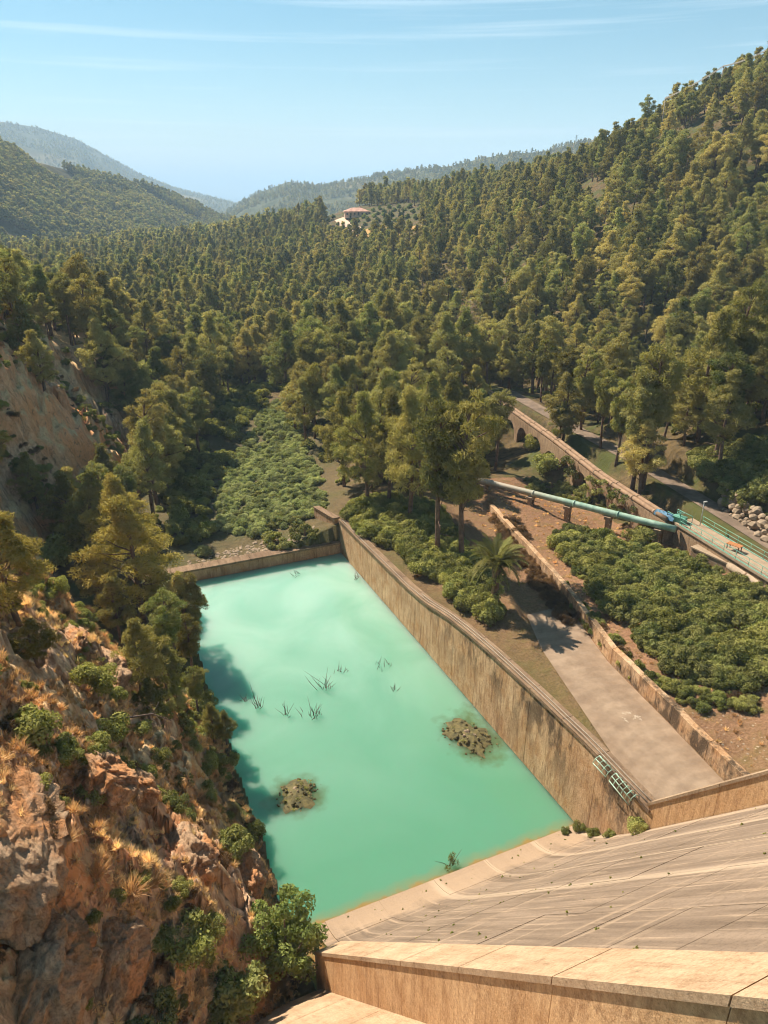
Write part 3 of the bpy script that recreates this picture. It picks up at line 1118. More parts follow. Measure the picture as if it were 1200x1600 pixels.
def pine_mesh(seed, npuff, per, ln, wd, H=12.0, R=3.1, base=.34, trunk_detail=True, lean=0.0, mat=None, sparse=False, flat=False):
    g = np.random.default_rng(seed)
    bend = g.normal(size=2) * .35
    def axis(t):
        return np.array([bend[0] * sin(t * 2.6) + lean * t * H * .3, bend[1] * sin(t * 2.1 + .6) - bend[1] * sin(.6), t * H])
    cent, rad = [], []
    asym = g.normal(size=2) * .25
    for i in range(npuff):
        t = base + (1 - base) * (i + g.random()) / npuff * .97
        u = (t - base) / (1 - base)
        prof = (sin(min(1, u * 1.15 + .13) * pi) ** .7 if not flat else (.35 + .75 * u if u < .7 else .9 * (1 - u) / .3 + .2))
        prof = max(prof, .16)
        an = g.random() * 2 * pi
        q = sqrt(g.random() * .75 + .25) * R * prof * g.uniform(.7, 1.15)
        a = axis(t)
        cent.append(a + np.array([cos(an) * q + asym[0], sin(an) * q + asym[1], g.normal() * .25]))
        rad.append(g.uniform(.40, .9) * (1.1 if u < .8 else .8) * (1.0 if npuff > 45 else 1.3))
    cent = np.array(cent)
    V, F = puff_leaves(cent, rad, per, ln, wd, g, .6, .5, .75)
    crown = mesh_np('pine_crown', V, F, mat or m_pine)
    mb = MB()
    ts = np.linspace(0, .93, 7 if trunk_detail else 4)
    mb.tube([axis(t) for t in ts], [.24 * (1 - t) ** .8 + .035 for t in ts], 7 if trunk_detail else 5)
    step = max(1, npuff // (22 if trunk_detail else 6))
    for i in range(0, npuff, step):
        c = cent[i]
        t0 = max(.16, (c[2] / H) - g.uniform(.06, .16))
        p0 = axis(t0)
        mid = (p0 + c) / 2 + np.array([0, 0, -.2 + .3 * g.random()])
        mb.tube([p0, mid, c], [.075, .05, .02], 4, False)
    if trunk_detail:
        for _ in range(7):       # bare dead snags below the crown
            t0 = g.uniform(.15, base + .1)
            an = g.random() * 2 * pi
            p0 = axis(t0)
            l_ = g.uniform(.6, 1.7)
            mb.tube([p0, p0 + np.array([cos(an) * l_, sin(an) * l_, g.uniform(-.4, .3)])], [.04, .012], 3, False)
    trunk = mb.mesh('pine_trunk', m_bark, True)
    return trunk, crown


def joined(name, parts):
    """one mesh out of several (materials kept)"""
    Vs, Fs, mats, mi = [], [], [], []
    off = 0
    for me in parts:
        n = len(me.vertices)
        co = np.empty(n * 3, np.float32)
        me.vertices.foreach_get('co', co)
        Vs.append(co.reshape(-1, 3))
        k = len(mats)
        mats.append(me.materials[0])
        for p in me.polygons:
            Fs.append([v + off for v in p.vertices])
            mi.append(k)
        off += n
    me = bpy.data.meshes.new(name)
    me.from_pydata(np.concatenate(Vs), [], Fs)
    for m in mats:
        me.materials.append(m)
    me.polygons.foreach_set('material_index', np.array(mi, np.int32))
    me.update()
    return me


PINE = []          # near detail
for s in range(6):
    PINE.append(pine_mesh(100 + s, [96, 74, 110, 84, 70, 102][s], [108, 115, 104, 108, 115, 106][s], .42, .085, H=12, R=[3.1, 2.6, 3.5, 2.9, 2.5, 3.3][s],
                          base=[.32, .42, .28, .38, .46, .30][s], flat=(s in (1, 4))))
PINE_MID = [pine_mesh(200 + s, 52, 56, .68, .18, H=12, R=[3.5, 3.1, 3.7, 3.3][s], base=.22, trunk_detail=False) for s in range(4)]
PINE_FAR = [pine_mesh(300 + s, 14, 22, 1.7, .85, H=12, R=3.2, base=.16, trunk_detail=False) for s in range(3)]


def bush_mesh(name, seed, n, per, ln, wd, R, Hh, mat, out=.35, stems=True):
    g = np.random.default_rng(seed)
    cent, rad = [], []
    for i in range(n):
        an = g.random() * 2 * pi
        q = sqrt(g.random()) * R * .8
        z = Hh * (.25 + .6 * g.random()) * (1 - .55 * (q / R) ** 2)
        cent.append((cos(an) * q, sin(an) * q, z))
        rad.append(g.uniform(.35, .6) * Hh * .75)
    V, F = puff_leaves(np.array(cent), rad, per, ln, wd, g, .85, .45, out)
    V[:, 2] = np.maximum(V[:, 2], -.1)
    return mesh_np(name, V, F, mat)


BUSH = [bush_mesh('bush_foliage', 400 + s, 13, 190, .19, .12, 1.3, 1.6, m_bush) for s in range(4)]
BRAMBLE = [bush_mesh('bramble_foliage', 420 + s, 17, 180, .19, .12, 1.9, 1.2, m_bramble) for s in range(4)]
REED = [bush_mesh('reed_foliage', 440 + s, 11, 150, .42, .10, 1.4, 1.5, m_reed, .6) for s in range(4)]
BUSH_LO = [bush_mesh('undergrowth_foliage', 460 + s, 8, 60, .36, .24, 1.3, 1.3, m_bush) for s in range(3)]


def tuft_mesh(name, seed, nb, ln, spread, mat, wd=.03):
    g = np.random.default_rng(seed)
    V, F = [], []
    for i in range(nb):
        an = g.random() * 2 * pi
        b = np.array([cos(an), sin(an), 0]) * g.random() * .22
        d = np.array([cos(an + g.normal() * .4) * spread * g.random(), sin(an + g.normal() * .4) * spread * g.random(), 1.0])
        d /= np.linalg.norm(d)
        l_ = ln * g.uniform(.55, 1.15)
        side = unit(np.cross(d, g.normal(size=3))) * wd
        m = b + d * l_ * .55
        e = b + d * l_ + np.array([d[0], d[1], -.35]) * l_ * .35 * g.random()
        o = len(V)
        V += [b - side, b + side, m + side * .8, m - side * .8, e]
        F += [(o, o + 1, o + 2, o + 3), (o + 3, o + 2, o + 4)]
    return mesh_np(name, np.array(V), F, mat)


TUFT = [tuft_mesh('grass_tuft', 500 + s, 46, [.7, .9, .6][s], [1.0, .8, 1.3][s], m_dry, .035) for s in range(3)]
TUFT_R = [tuft_mesh('rust_grass_tuft', 510 + s, 46, [.8, 1.0, .7][s], [1.0, .8, 1.3][s], m_dry_red, .035) for s in range(3)]


# ------------------------------------------------------------------ instancing of uncountable growth
def scatter(name, pts, rots, scls, kinds, sources, label, cat):
    """one object whose points carry instances of the source meshes"""
    me = bpy.data.meshes.new(name)
    n = len(pts)
    me.vertices.add(n)
    me.vertices.foreach_set('co', np.asarray(pts, np.float32).ravel())
    a = me.attributes.new('rot', 'FLOAT_VECTOR', 'POINT')
    a.data.foreach_set('vector', np.asarray(rots, np.float32).ravel())
    a = me.attributes.new('scl', 'FLOAT_VECTOR', 'POINT')
    a.data.foreach_set('vector', np.asarray(scls, np.float32).ravel())
    a = me.attributes.new('knd', 'INT', 'POINT')
    a.data.foreach_set('value', np.asarray(kinds, np.int32))
    o = link(name, me)
    tag(o, label, cat, kind='stuff')
    ng = bpy.data.node_groups.new(name, 'GeometryNodeTree')
    ng.interface.new_socket('Geometry', in_out='INPUT', socket_type='NodeSocketGeometry')
    ng.interface.new_socket('Geometry', in_out='OUTPUT', socket_type='NodeSocketGeometry')
    gi = ng.nodes.new('NodeGroupInput')
    go = ng.nodes.new('NodeGroupOutput')
    jn = ng.nodes.new('GeometryNodeJoinGeometry')

    def named(nm, ty):
        nd = ng.nodes.new('GeometryNodeInputNamedAttribute')
        nd.data_type = ty
        nd.inputs['Name'].default_value = nm
        return nd.outputs[0]
    ra, sa, ka = named('rot', 'FLOAT_VECTOR'), named('scl', 'FLOAT_VECTOR'), named('knd', 'INT')
    e2r = ng.nodes.new('FunctionNodeEulerToRotation')
    ng.links.new(ra, e2r.inputs[0])
    for k, src in enumerate(sources):
        so = bpy.data.objects.new(name + '_source', src)
        oi = ng.nodes.new('GeometryNodeObjectInfo')
        oi.inputs['Object'].default_value = so
        oi.inputs['As Instance'].default_value = True
        cp = ng.nodes.new('FunctionNodeCompare')
        cp.data_type = 'INT'
        cp.operation = 'EQUAL'
        ng.links.new(ka, cp.inputs[2])
        cp.inputs[3].default_value = k
        ip = ng.nodes.new('GeometryNodeInstanceOnPoints')
        ng.links.new(gi.outputs[0], ip.inputs['Points'])
        ng.links.new(cp.outputs[0], ip.inputs['Selection'])
        ng.links.new(oi.outputs['Geometry'], ip.inputs['Instance'])
        ng.links.new(e2r.outputs[0], ip.inputs['Rotation'])
        ng.links.new(sa, ip.inputs['Scale'])
        ng.links.new(ip.outputs[0], jn.inputs[0])
    ng.links.new(jn.outputs[0], go.inputs[0])
    md = o.modifiers.new('scatter', 'NODES')
    md.node_group = ng
    return o


# ================================================================== THE PINE FOREST
HOUSE = att(557, 337, 470)[:2]


def in_house_clearing(X, Y):
    px, py, w = project(np.stack([X, Y, ground(X, Y, False)], -1))
    q = project(np.stack([X, Y, ground(X, Y, False) + 10], -1))[1]
    return (px > 505) & (px < 660) & (py > 322) & (q < 362) & (w > 300)


def forest_points():
    out = []
    # jittered grid in the polar field, spacing grows slowly with distance
    sp = 5.4
    xs = np.arange(-130, 420, sp)
    ys = np.arange(-20, 760, sp)
    X, Y = np.meshgrid(xs, ys, indexing='ij')
    X = (X + rng.uniform(-.48, .48, X.shape) * sp).ravel()
    Y = (Y + rng.uniform(-.48, .48, Y.shape) * sp).ravel()
    a, b = polar(X, Y)
    rho = np.exp(b)
    keep = (np.abs(a) < radians(40)) & (rho > 60)
    keep &= rng.random(len(X)) < np.where(rho < 260, .92, np.where(rho < 450, .70, .55))
    X, Y, rho = X[keep], Y[keep], rho[keep]
    # keep out of open ground
    d = bank_d(X, Y)
    ok = np.ones(len(X), bool)
    near = rho < 230
    aqx = np.interp(Y, [0, 29, 46, 63, 92, 110], [34.5, 36.2, 38.5, 42.7, 48.7, 52])
    rx = np.interp(Y, [0, 21, 48, 70, 95, 120], [38.0, 42.4, 47.6, 50.0, 53.5, 48])
    # right bank: nothing left of the aqueduct below y=75 except those placed by hand
    ok &= ~(near & (X > -2) & (X < aqx + 1.5) & (Y < 66))
    ok &= ~(near & (X > aqx - 8) & (X < aqx + 1.5) & (Y < 100))
    ok &= ~(near & (np.abs(X - rx) < 3.4) & (Y < 100))
    ok &= ~(near & (X > aqx) & (X < rx) & (Y < 40))
    ok &= ~((X > rx) & (X < rx + 16) & (Y < 34))
    # valley floor with reeds
    vx0 = np.interp(Y, [50, 75, 105, 140, 160], [-33, -22, -10, 4, 10])
    vx1 = np.interp(Y, [50, 75, 90, 105, 140, 160], [14, 10, 8, 9, 17, 18])
    ok &= ~((X > vx0) & (X < vx1) & (Y < 152))
    ok &= ~((X < -2) & (Y < 62))
    # path clearing
    ok &= ~((np.abs(X - 44) < 4) & (np.abs(Y - 122) < 9))
    # bare lower faces of the gorge wall
    dd = bank_d(X, Y)
    ok &= ~((dd > -1) & (dd < 14) & (Y < 115))
    ok &= ~((X < -24) & (Y < 66))
    ok &= ~in_house_clearing(X, Y)
    qx, qy, qw = project(np.stack([X, Y, ground(X, Y, False) + 9], -1))
    ok &= ~((qx > 1030) & (qx < 1165) & (qy > 166) & (qy < 192) & (qw > 240) & (qw < 300))
    # scattered glades further up the hill
    gl = fbm(X * .02, Y * .02, oct=3, seed=61)
    ok &= ~((rho > 260) & (gl > .42) & (rng.random(len(X)) < .55))
    X, Y, rho = X[ok], Y[ok], rho[ok]
    Z = ground(X, Y)
    s = rng.uniform(.72, 1.5, len(X)) * (1 + .18 * fbm(X * .015, Y * .015, oct=2, seed=71)) * np.where(rho < 140, 1.0, .95)
    return X, Y, Z, s, rho


FX, FY, FZ, FS, FR = forest_points()
_px, _py, _pw = project(np.stack([FX, FY, FZ + 6 * FS], -1))
infr = (_px > -60) & (_px < 1260) & (_py > -60) & (_py < 1700)
# which trees show largest: a coarse depth-ordered coverage count
buf = np.zeros((400, 300), bool)
vis = np.zeros(len(FX), int)
for i in np.argsort(_pw):
    if not infr[i]:
        continue
    sc = FPX / _pw[i] / 4.0
    cx, cy = _px[i] / 4.0, _py[i] / 4.0 - 1.5 * FS[i] * sc
    rx_, ry_ = 2.7 * FS[i] * sc, 4.2 * FS[i] * sc
    x0, x1, y0, y1 = int(cx - rx_), int(cx + rx_) + 1, int(cy - ry_), int(cy + ry_) + 1
    x0, y0, x1, y1 = max(x0, 0), max(y0, 0), min(x1, 300), min(y1, 400)
    if x0 >= x1 or y0 >= y1:
        continue
    sub = buf[y0:y1, x0:x1]
    yy, xx = np.mgrid[y0:y1, x0:x1]
    el = ((xx + .5 - cx) / rx_) ** 2 + ((yy + .5 - cy) / ry_) ** 2 < 1
    vis[i] = int((el & ~sub).sum())
    sub |= el
order = np.argsort(-vis)
N_IND = 270
chosen = set(int(i) for i in order[:N_IND] if vis[i] > 0)

# ---- the individual pines
proto = []
for k, (tr, cr) in enumerate(PINE):
    proto.append((tr, cr))


def add_pine(x, y, z, s, k, label, group=None, rz=None, crown_mat=None, tilt=None, sz=None):
    tr, cr = proto[k % len(proto)]
    o = thing('pine_tree', label, 'tree', (x, y, z - .15), random.uniform(0, 6.28) if rz is None else rz, group)
    o.scale = (s, s, s * (sz or 1))
    if tilt:
        o.rotation_euler = (tilt[0], tilt[1], o.rotation_euler[2])
    link('trunk', tr, o)
    c = link('crown', cr, o)
    if crown_mat is not None:
        c.data = cr.copy()
        c.data.materials[0] = crown_mat
    return o


def zone(x, y, r, px, py):
    """where the tree stands, told by things one can find in the picture"""
    if x < 12 and r < 200:
        if py < 480:
            return 'pine on top of the wooded spur above the orange cliff at the left', 'pines on the spur above the left cliff'
        return 'shaded pine on the dark slope between the left cliff and the reed bed', 'pines between cliff and reed bed'
    if x < 60 and r < 175:
        return 'pine at the forest edge between the reed bed and the far end of the aqueduct', 'pines at the edge behind the reed bed'
    if px > 760 and r < 150:
        if px > 1060:
            return 'tall pine on the bank directly above the boulder wall and road', 'pines above the boulder wall'
        return 'tall pine on the slope just uphill of the aqueduct road', 'pines just uphill of the aqueduct road'
    if py < 215 and px > 900:
        return 'pine on the skyline near the power poles at the upper right', 'skyline pines near the power poles'
    if px > 1040:
        if py < 330:
            return 'pine below the power poles on the upper right slope', 'pines below the power poles'
        return 'pine low on the right slope close to the right edge', 'pines low at the right edge'
    if px > 860:
        if py < 330:
            return 'pine high on the slope left of the power poles', 'pines high left of the power poles'
        if py < 450:
            return 'pine halfway up the right slope above the aqueduct', 'pines halfway above the aqueduct'
        return 'pine in the lower right slope shortly above the aqueduct pines', 'pines shortly above the aqueduct'
    if px > 660:
        if py < 330:
            return 'pine on the ridge right of the distant farmhouse', 'pines on the ridge right of the farmhouse'
        if py < 440:
            return 'pine uphill of the grey dead tree', 'pines uphill of the dead tree'
        return 'pine near or downhill of the grey dead tree', 'pines around the dead tree'
    if px > 480:
        if py < 400:
            return 'pine shortly below the distant farmhouse', 'pines shortly below the farmhouse'
        return 'pine in mid valley between farmhouse and wing wall', 'pines in mid valley below the farmhouse'
    if py < 420:
        return 'pine far down the valley left of the farmhouse', 'pines far down the valley'
    if px > 300:
        return 'pine in the valley directly beyond the reed bed', 'pines directly beyond the reed bed'
    return 'pine on the left valley side behind the wooded spur', 'pines behind the left spur'


for i in sorted(chosen):
    lab, grp = zone(FX[i], FY[i], FR[i], _px[i], _py[i])
    add_pine(FX[i], FY[i], FZ[i], FS[i], i, lab, grp, sz=random.uniform(.9, 1.15))

# ---- the rest of the wood as one mass
rest = np.array([i for i in range(len(FX)) if i not in chosen])
pts, rots, scl, knd = [], [], [], []
src = [joined('pine_source', PINE[k]) for k in range(6)] + [joined('pine_mid_source', p) for p in PINE_MID] + [joined('pine_far_source', p) for p in PINE_FAR]
for i in rest:
    pts.append((FX[i], FY[i], FZ[i] - .2))
    rots.append((random.gauss(0, .05), random.gauss(0, .05), random.uniform(0, 6.28)))
    f = FS[i] * random.uniform(.92, 1.08)
    scl.append((f, f, f * random.uniform(.85, 1.1)))
    knd.append(random.randrange(6) if FR[i] < 210 else (6 + random.randrange(4) if FR[i] < 600 else 10 + random.randrange(3)))
# wooded far hills
def hill_trees(V, k, count, smin, smax, kk, seed):
    g = np.random.default_rng(seed)
    n, m = V.shape[:2]
    top = int((k <= 1.0).sum()) if k.ndim == 1 else m
    u = g.random(count) * (n - 1.001)
    v = g.random(count) ** .85 * 69
    i, j = u.astype(int), v.astype(int)
    fu, fv = (u - i)[:, None], (v - j)[:, None]
    P = V[i, j] * (1 - fu) * (1 - fv) + V[i + 1, j] * fu * (1 - fv) + V[i, j + 1] * (1 - fu) * fv + V[i + 1, j + 1] * fu * fv
    nn = fbm(P[:, 0] / 160, P[:, 1] / 160, oct=3, seed=seed)
    P = P[nn < .38]
    for p in P:
        pts.append((p[0], p[1], p[2] - .5))
        rots.append((0, 0, g.random() * 6.28))
        s = g.uniform(smin, smax)
        scl.append((s * 1.45, s * 1.45, s))
        knd.append(kk + g.integers(3))


hill_trees(HILL_L, kL, 15000, .7, 1.1, 10, 21)
hill_trees(HILL_C, kC, 9000, .5, .95, 10, 22)
hill_trees(HILL_M, kM, 7000, .5, 1.0, 10, 23)
scatter('pine_forest', pts, rots, scl, knd, src, 'continuous olive green pine forest covering the hillsides', 'forest')

# ================================================================== helpers that put things on the ground
def on_ground(px, py, far=900.0, n=500):
    """first point of the ground along the sight line of a photograph pixel"""
    d = ray(px, py)
    t = np.geomspace(15, far, n)
    P = CAM + d * t[:, None]
    g = ground(P[:, 0], P[:, 1])
    hit = np.where(P[:, 2] < g)[0]
    i = hit[0] if len(hit) else n - 1
    t = np.linspace(t[max(i - 1, 0)], t[i], 12)
    P = CAM + d * t[:, None]
    g = ground(P[:, 0], P[:, 1])
    hit = np.where(P[:, 2] < g)[0]
    i = hit[0] if len(hit) else 11
    return np.array([P[i, 0], P[i, 1], g[i]])


def in_poly(px, py, poly):
    ins = np.zeros(len(px), bool)
    n = len(poly)
    for i in range(n):
        x1, y1 = poly[i]
        x2, y2 = poly[(i + 1) % n]
        c = ((y1 > py) != (y2 > py)) & (px < (x2 - x1) * (py - y1) / (y2 - y1 + 1e-9) + x1)
        ins ^= c
    return ins


def patch_points(poly, count, seed, xr, yr):
    """random ground points whose image lies inside an outline; returns x,y,z"""
    g = np.random.default_rng(seed)
    out = []
    tries = 0
    tot = 0
    while tot < count and tries < 60:
        X = g.uniform(*xr, 4000)
        Y = g.uniform(*yr, 4000)
        Z = ground(X, Y)
        px, py, w = project(np.stack([X, Y, Z], -1))
        m = in_poly(px, py, poly)
        out.append(np.stack([X[m], Y[m], Z[m]], -1))
        tot += int(m.sum())
        tries += 1
    P = np.concatenate(out)[:count]
    return P


def scatter_patch(name, P, src, smin, smax, label, cat, seed=1, flat=1.0):
    g = np.random.default_rng(seed)
    n = len(P)
    s = g.uniform(smin, smax, n)
    rots = np.stack([g.normal(0, .08, n), g.normal(0, .08, n), g.uniform(0, 6.28, n)], -1)
    scl = np.stack([s, s, s * g.uniform(.8, 1.15, n) * flat], -1)
    Q = P.copy()
    Q[:, 2] -= .1
    return scatter(name, Q, rots, scl, g.integers(0, len(src), n), src, label, cat)


# ================================================================== AQUEDUCT
m_aq = concrete_mat('aqueduct_masonry', srgb(142, 114, 86), srgb(84, 62, 44), srgb(168, 140, 110), 'z', .8)
m_aq_pipe = plain_mat('pinkish_pipe', srgb(150, 118, 90), .2, 1.2, .8, .2)
AQ = np.array([(51.5, 104), (48.7, 92.3), (42.9, 63.5), (38.7, 46), (36.3, 29.5)], float)
_seg = np.concatenate([[0], np.cumsum(np.hypot(*np.diff(AQ, axis=0).T))])


def aq_at(s):
    return np.array([np.interp(s, _seg, AQ[:, 0]), np.interp(s, _seg, AQ[:, 1])])


aq = thing('aqueduct', 'old tan masonry aqueduct with arches and pipes on top, right of the basin', 'aqueduct', (42, 62, 4))
AO = (42, 62, 4)
ZT = 8.75
NB = 12
BL = _seg[-1] / NB
for b in range(NB):
    s0, s1 = b * BL, (b + 1) * BL
    p0, p1 = aq_at(s0), aq_at(s1)
    t_ = (p1 - p0) / np.linalg.norm(p1 - p0)
    nrm = np.array([t_[1], -t_[0]])
    Lb = np.linalg.norm(p1 - p0) - .01
    hw = 2.5 if b % 4 != 2 else 2.25
    zs = 4.7 + .2 * (b % 3)
    zb = 1.6
    outline = [(0, zb), (Lb / 2 - hw, zb), (Lb / 2 - hw, zs)]
    for k in range(1, 10):
        an = pi - pi * k / 10
        outline.append((Lb / 2 + hw * cos(an), zs + hw * 1.02 * sin(an)))
    outline += [(Lb / 2 + hw, zs), (Lb / 2 + hw, zb), (Lb, zb), (Lb, ZT), (0, ZT)]
    n = len(outline)
    V = []
    for th_ in (-.75, .75):
        for (u, z) in outline:
            q = p0 + t_ * u + nrm * th_
            V.append((q[0], q[1], z))
    F = [tuple(range(n)), tuple(range(2 * n - 1, n - 1, -1))] + [((i + 1) % n, i, n + i, n + (i + 1) % n) for i in range(n)]
    link('arch_bay', MB().add(V, F).mesh('arch_bay', m_aq, off=AO), aq)
    # arch ring standing proud of the face, voussoirs as one ring
    mb = MB()
    ringV, ringF = [], []
    for k in range(0, 11):
        an = pi - pi * k / 10
        for rr_ in (hw - .01, hw + .38):
            for th_ in (-.80, -.70):
                q = p0 + t_ * (Lb / 2 + rr_ * cos(an)) + nrm * th_
                ringV.append((q[0], q[1], zs + rr_ * 1.02 * sin(an)))
    for k in range(10):
        a, c = k * 4, k * 4 + 4
        ringF += [(a, a + 2, c + 2, c), (a + 1, c + 1, c + 3, a + 3), (a + 2, a + 3, c + 3, c + 2), (a, c, c + 1, a + 1)]
    link('arch_ring', mb.add(ringV, ringF).mesh('arch_ring', m_aq, off=AO), aq)
    # pilaster at the pier
    q = p0 - nrm * .85
    mb = MB().hexa([(*(q + t_ * -.45 + nrm * -.35), 3.2), (*(q + t_ * .45 + nrm * -.35), 3.2), (*(q + t_ * .45 + nrm * .2), 3.2), (*(q + t_ * -.45 + nrm * .2), 3.2),
                    (*(q + t_ * -.35 + nrm * -.0), 7.6), (*(q + t_ * .35 + nrm * -.0), 7.6), (*(q + t_ * .35 + nrm * .2), 7.6), (*(q + t_ * -.35 + nrm * .2), 7.6)])
    link('pilaster', mb.mesh('pilaster', m_aq, off=AO), aq)
for side in (-.42, .45):
    pts_ = []
    for s in np.linspace(0, _seg[-1] - .3, 30):
        a, b = aq_at(max(s - .5, 0)), aq_at(min(s + .5, _seg[-1]))
        t_ = (b - a) / np.linalg.norm(b - a)
        q = aq_at(s) + np.array([t_[1], -t_[0]]) * side
        pts_.append((q[0], q[1], ZT + .33))
    link('pipe', MB().tube(pts_, .34, 10).mesh('pipe', m_aq_pipe, True, off=AO), aq)
    for k in range(2, 29, 2):
        p, q = np.array(pts_[k]), np.array(pts_[k + 1])
        d_ = (q - p) / np.linalg.norm(q - p)
        link('collar', MB().tube([p, p + d_ * .3], .41, 10).mesh('collar', m_aq_pipe, True, off=AO), aq)

# ================================================================== GREEN PIPE ON PIERS
m_pipe = None
t = NT('green_pipe')
pos = t.pos()
n1 = t.noise(pos, .8, 4, .6)
n2 = t.noise(pos, 5, 5, .7)
y_ = t.sep(pos)[1]
c = t.mix(t.ramp(n1, [(.4, 0), (.6, 1)]), srgb(122, 150, 128), srgb(158, 178, 156))
c = t.mix(t.ramp(t.math('MULTIPLY_ADD', n2, 10, y_), [(.0, 0), (1.0, 0)]), c, c)
far_end = t.ramp(t.math('MULTIPLY', t.math('MULTIPLY_ADD', n2, 14, y_), 1 / 70.0), [(.68, 0), (.78, .9)])
c = t.mix(far_end, c, srgb(168, 148, 124))
c = t.mix(t.ramp(n2, [(.62, 0), (.72, .6)]), c, srgb(150, 116, 84))
t.principled(c, .55, None, .4)
m_pipe = t.m
PA, PB = atz(700, 738, 8.4), atz(1056, 827, 8.4)
gp = thing('water_pipe', 'long pale green water pipe carried on short concrete piers below the aqueduct', 'pipe', (30, 40, 6))
GO = (30, 40, 6)
link('pipe_tube', MB().tube([PA + (PB - PA) * k / 12 for k in range(13)], .45, 16).mesh('pipe_tube', m_pipe, True, off=GO), gp)
pd = (PB - PA) / np.linalg.norm(PB - PA)
for k in (.22, .42, .60, .78):
    p = PA + (PB - PA) * k
    link('flange', MB().tube([p - pd * .09, p + pd * .09], .53, 16).mesh('flange', m_pipe, True, off=GO), gp)
rz_ = atan2(pd[1], pd[0])
for px_ in (757, 831, 889, 953, 1031):
    best = min(np.linspace(0, 1, 400), key=lambda k: abs(project((PA + (PB - PA) * k)[None])[0][0] - px_))
    p = PA + (PB - PA) * best
    zg = gz(p[0], p[1]) - .5
    pier = link('pier', MB().box((p[0], p[1], 7.77), (.9, 1.5, .40), rz_).mesh('pier', m_conc_pale, off=GO), gp)
    for sgn in (-1, 1):
        q = p + np.array([-pd[1], pd[0], 0]) * .5 * sgn
        link('pier_leg', MB().box((q[0], q[1], (zg + 7.54) / 2), (.5, .32, 7.54 - zg), rz_).mesh('pier_leg', m_conc_pale, off=GO), pier)
    nst = 3
    for k in range(nst):
        z0 = zg + .8 + k * .75
        if z0 < 7.3:
            link('pier_tie', MB().box((p[0], p[1], z0), (.3, .70, .16), rz_).mesh('pier_tie', m_conc_pale, off=GO), pier)

# ================================================================== VALVE PLATFORM AND ROAD
m_deck = plain_mat('deck_concrete', srgb(160, 136, 110), .14, 1.5, .9, .2)
m_asphalt = plain_mat('worn_road', srgb(122, 102, 84), .25, .7, .95, .3)
dk = thing('valve_platform', 'pale concrete valve platform with green railings at the end of the aqueduct', 'platform', (37, 14, 9))
KO = (37, 14, 9)


def dk_x(y):
    return float(np.interp(y, [-12, 12.8, 29], [32.2, 34.5, 36.4]))


for a, b in zip(np.linspace(28.9, -11, 9)[:-1], np.linspace(28.9, -11, 9)[1:]):
    mb = MB().hexa([(dk_x(a), a - .01, 8.65), (dk_x(b), b + .01, 8.65), (dk_x(b) + 3.2, b + .01, 8.65), (dk_x(a) + 3.2, a - .01, 8.65),
                    (dk_x(a), a - .01, 8.95), (dk_x(b), b + .01, 8.95), (dk_x(b) + 3.2, b + .01, 8.95), (dk_x(a) + 3.2, a - .01, 8.95)])
    link('deck_slab', mb.mesh('deck_slab', m_deck, off=KO), dk)
    mb = MB().hexa([(dk_x(a) + .1, a - .01, 4.6), (dk_x(b) + .1, b + .01, 4.6), (dk_x(b) + .8, b + .01, 4.6), (dk_x(a) + .8, a - .01, 4.6),
                    (dk_x(a) + .22, a - .01, 8.648), (dk_x(b) + .22, b + .01, 8.648), (dk_x(b) + .8, b + .01, 8.648), (dk_x(a) + .8, a - .01, 8.648)])
    link('support_wall', mb.mesh('support_wall', m_aq, off=KO), dk)


def rail_run(P, h=1.05, gap=2.0):
    """posts and two bars along a polyline"""
    P = [np.array(p, float) for p in P]
    for a, b in zip(P[:-1], P[1:]):
        n = max(1, int(round(np.linalg.norm(b - a) / gap)))
        for k in range(n + 1):
            q = a + (b - a) * k / n
            link('rail_post', MB().tube([q, q + (0, 0, h)], .035, 6).mesh('rail_post', m_green, True, off=KO), dk)
    for hh in (h, h * .52, .06):
        link('rail_bar', MB().tube([p + (0, 0, hh) for p in P], .035 if hh > .1 else .07, 6).mesh('rail_bar', m_green, True, off=KO), dk)


rail_run([(dk_x(28) + .12, 28, 8.95), (dk_x(12) + .12, 12, 8.95), (dk_x(-10) + .12, -10, 8.95)])
rail_run([(dk_x(27) + 3.1, 27, 8.95), (dk_x(14.5) + 3.1, 14.5, 8.95), (dk_x(10.5) + 5.8, 10.6, 8.95)])
# widened apron where the platform meets the road
mb = MB().hexa([(dk_x(14) + 3.22, 14, 8.7), (dk_x(-11) + 3.22, -11, 8.7), (dk_x(-11) + 8, -11, 8.7), (dk_x(10) + 6.4, 10.4, 8.7),
                (dk_x(14) + 3.22, 14, 8.93), (dk_x(-11) + 3.22, -11, 8.93), (dk_x(-11) + 8, -11, 8.93), (dk_x(10) + 6.4, 10.4, 8.93)])
link('apron_slab', mb.mesh('apron_slab', m_deck, off=KO), dk)
# lower concrete blocks against the platform foot
p = atz(1118, 868, 7.6)
blk = thing('concrete_block', 'long pale concrete block against the foot of the valve platform', 'block', (p[0] - .3, p[1], 6), -1.45)
link('block_body', MB().box((0, 0, .75), (5.4, 1.3, 1.9)).mesh('block_body', m_conc_pale), blk)
link('block_cap', MB().box((0, 0, 1.80), (5.6, 1.5, .18)).mesh('block_cap', m_deck), blk)
m_pipe_pale = plain_mat('pale_lagged_pipe', srgb(172, 148, 122), .15, 2.0, .85, .5)
q0, q1 = atz(1142, 882, 7.6), atz(1235, 950, 7.3)
lp = thing('lagged_pipe', 'thick pale lagged pipe below the platform at the right edge', 'pipe', (q0 + q1) / 2)
mid = (q0 + q1) / 2
kk = np.linspace(0, 1, 14)
link('pipe_tube', MB().tube([q0 + (q1 - q0) * k for k in kk], [.62 + .1 * random.random() for _ in kk], 12).mesh('pipe_tube', m_pipe_pale, True, off=mid), lp)
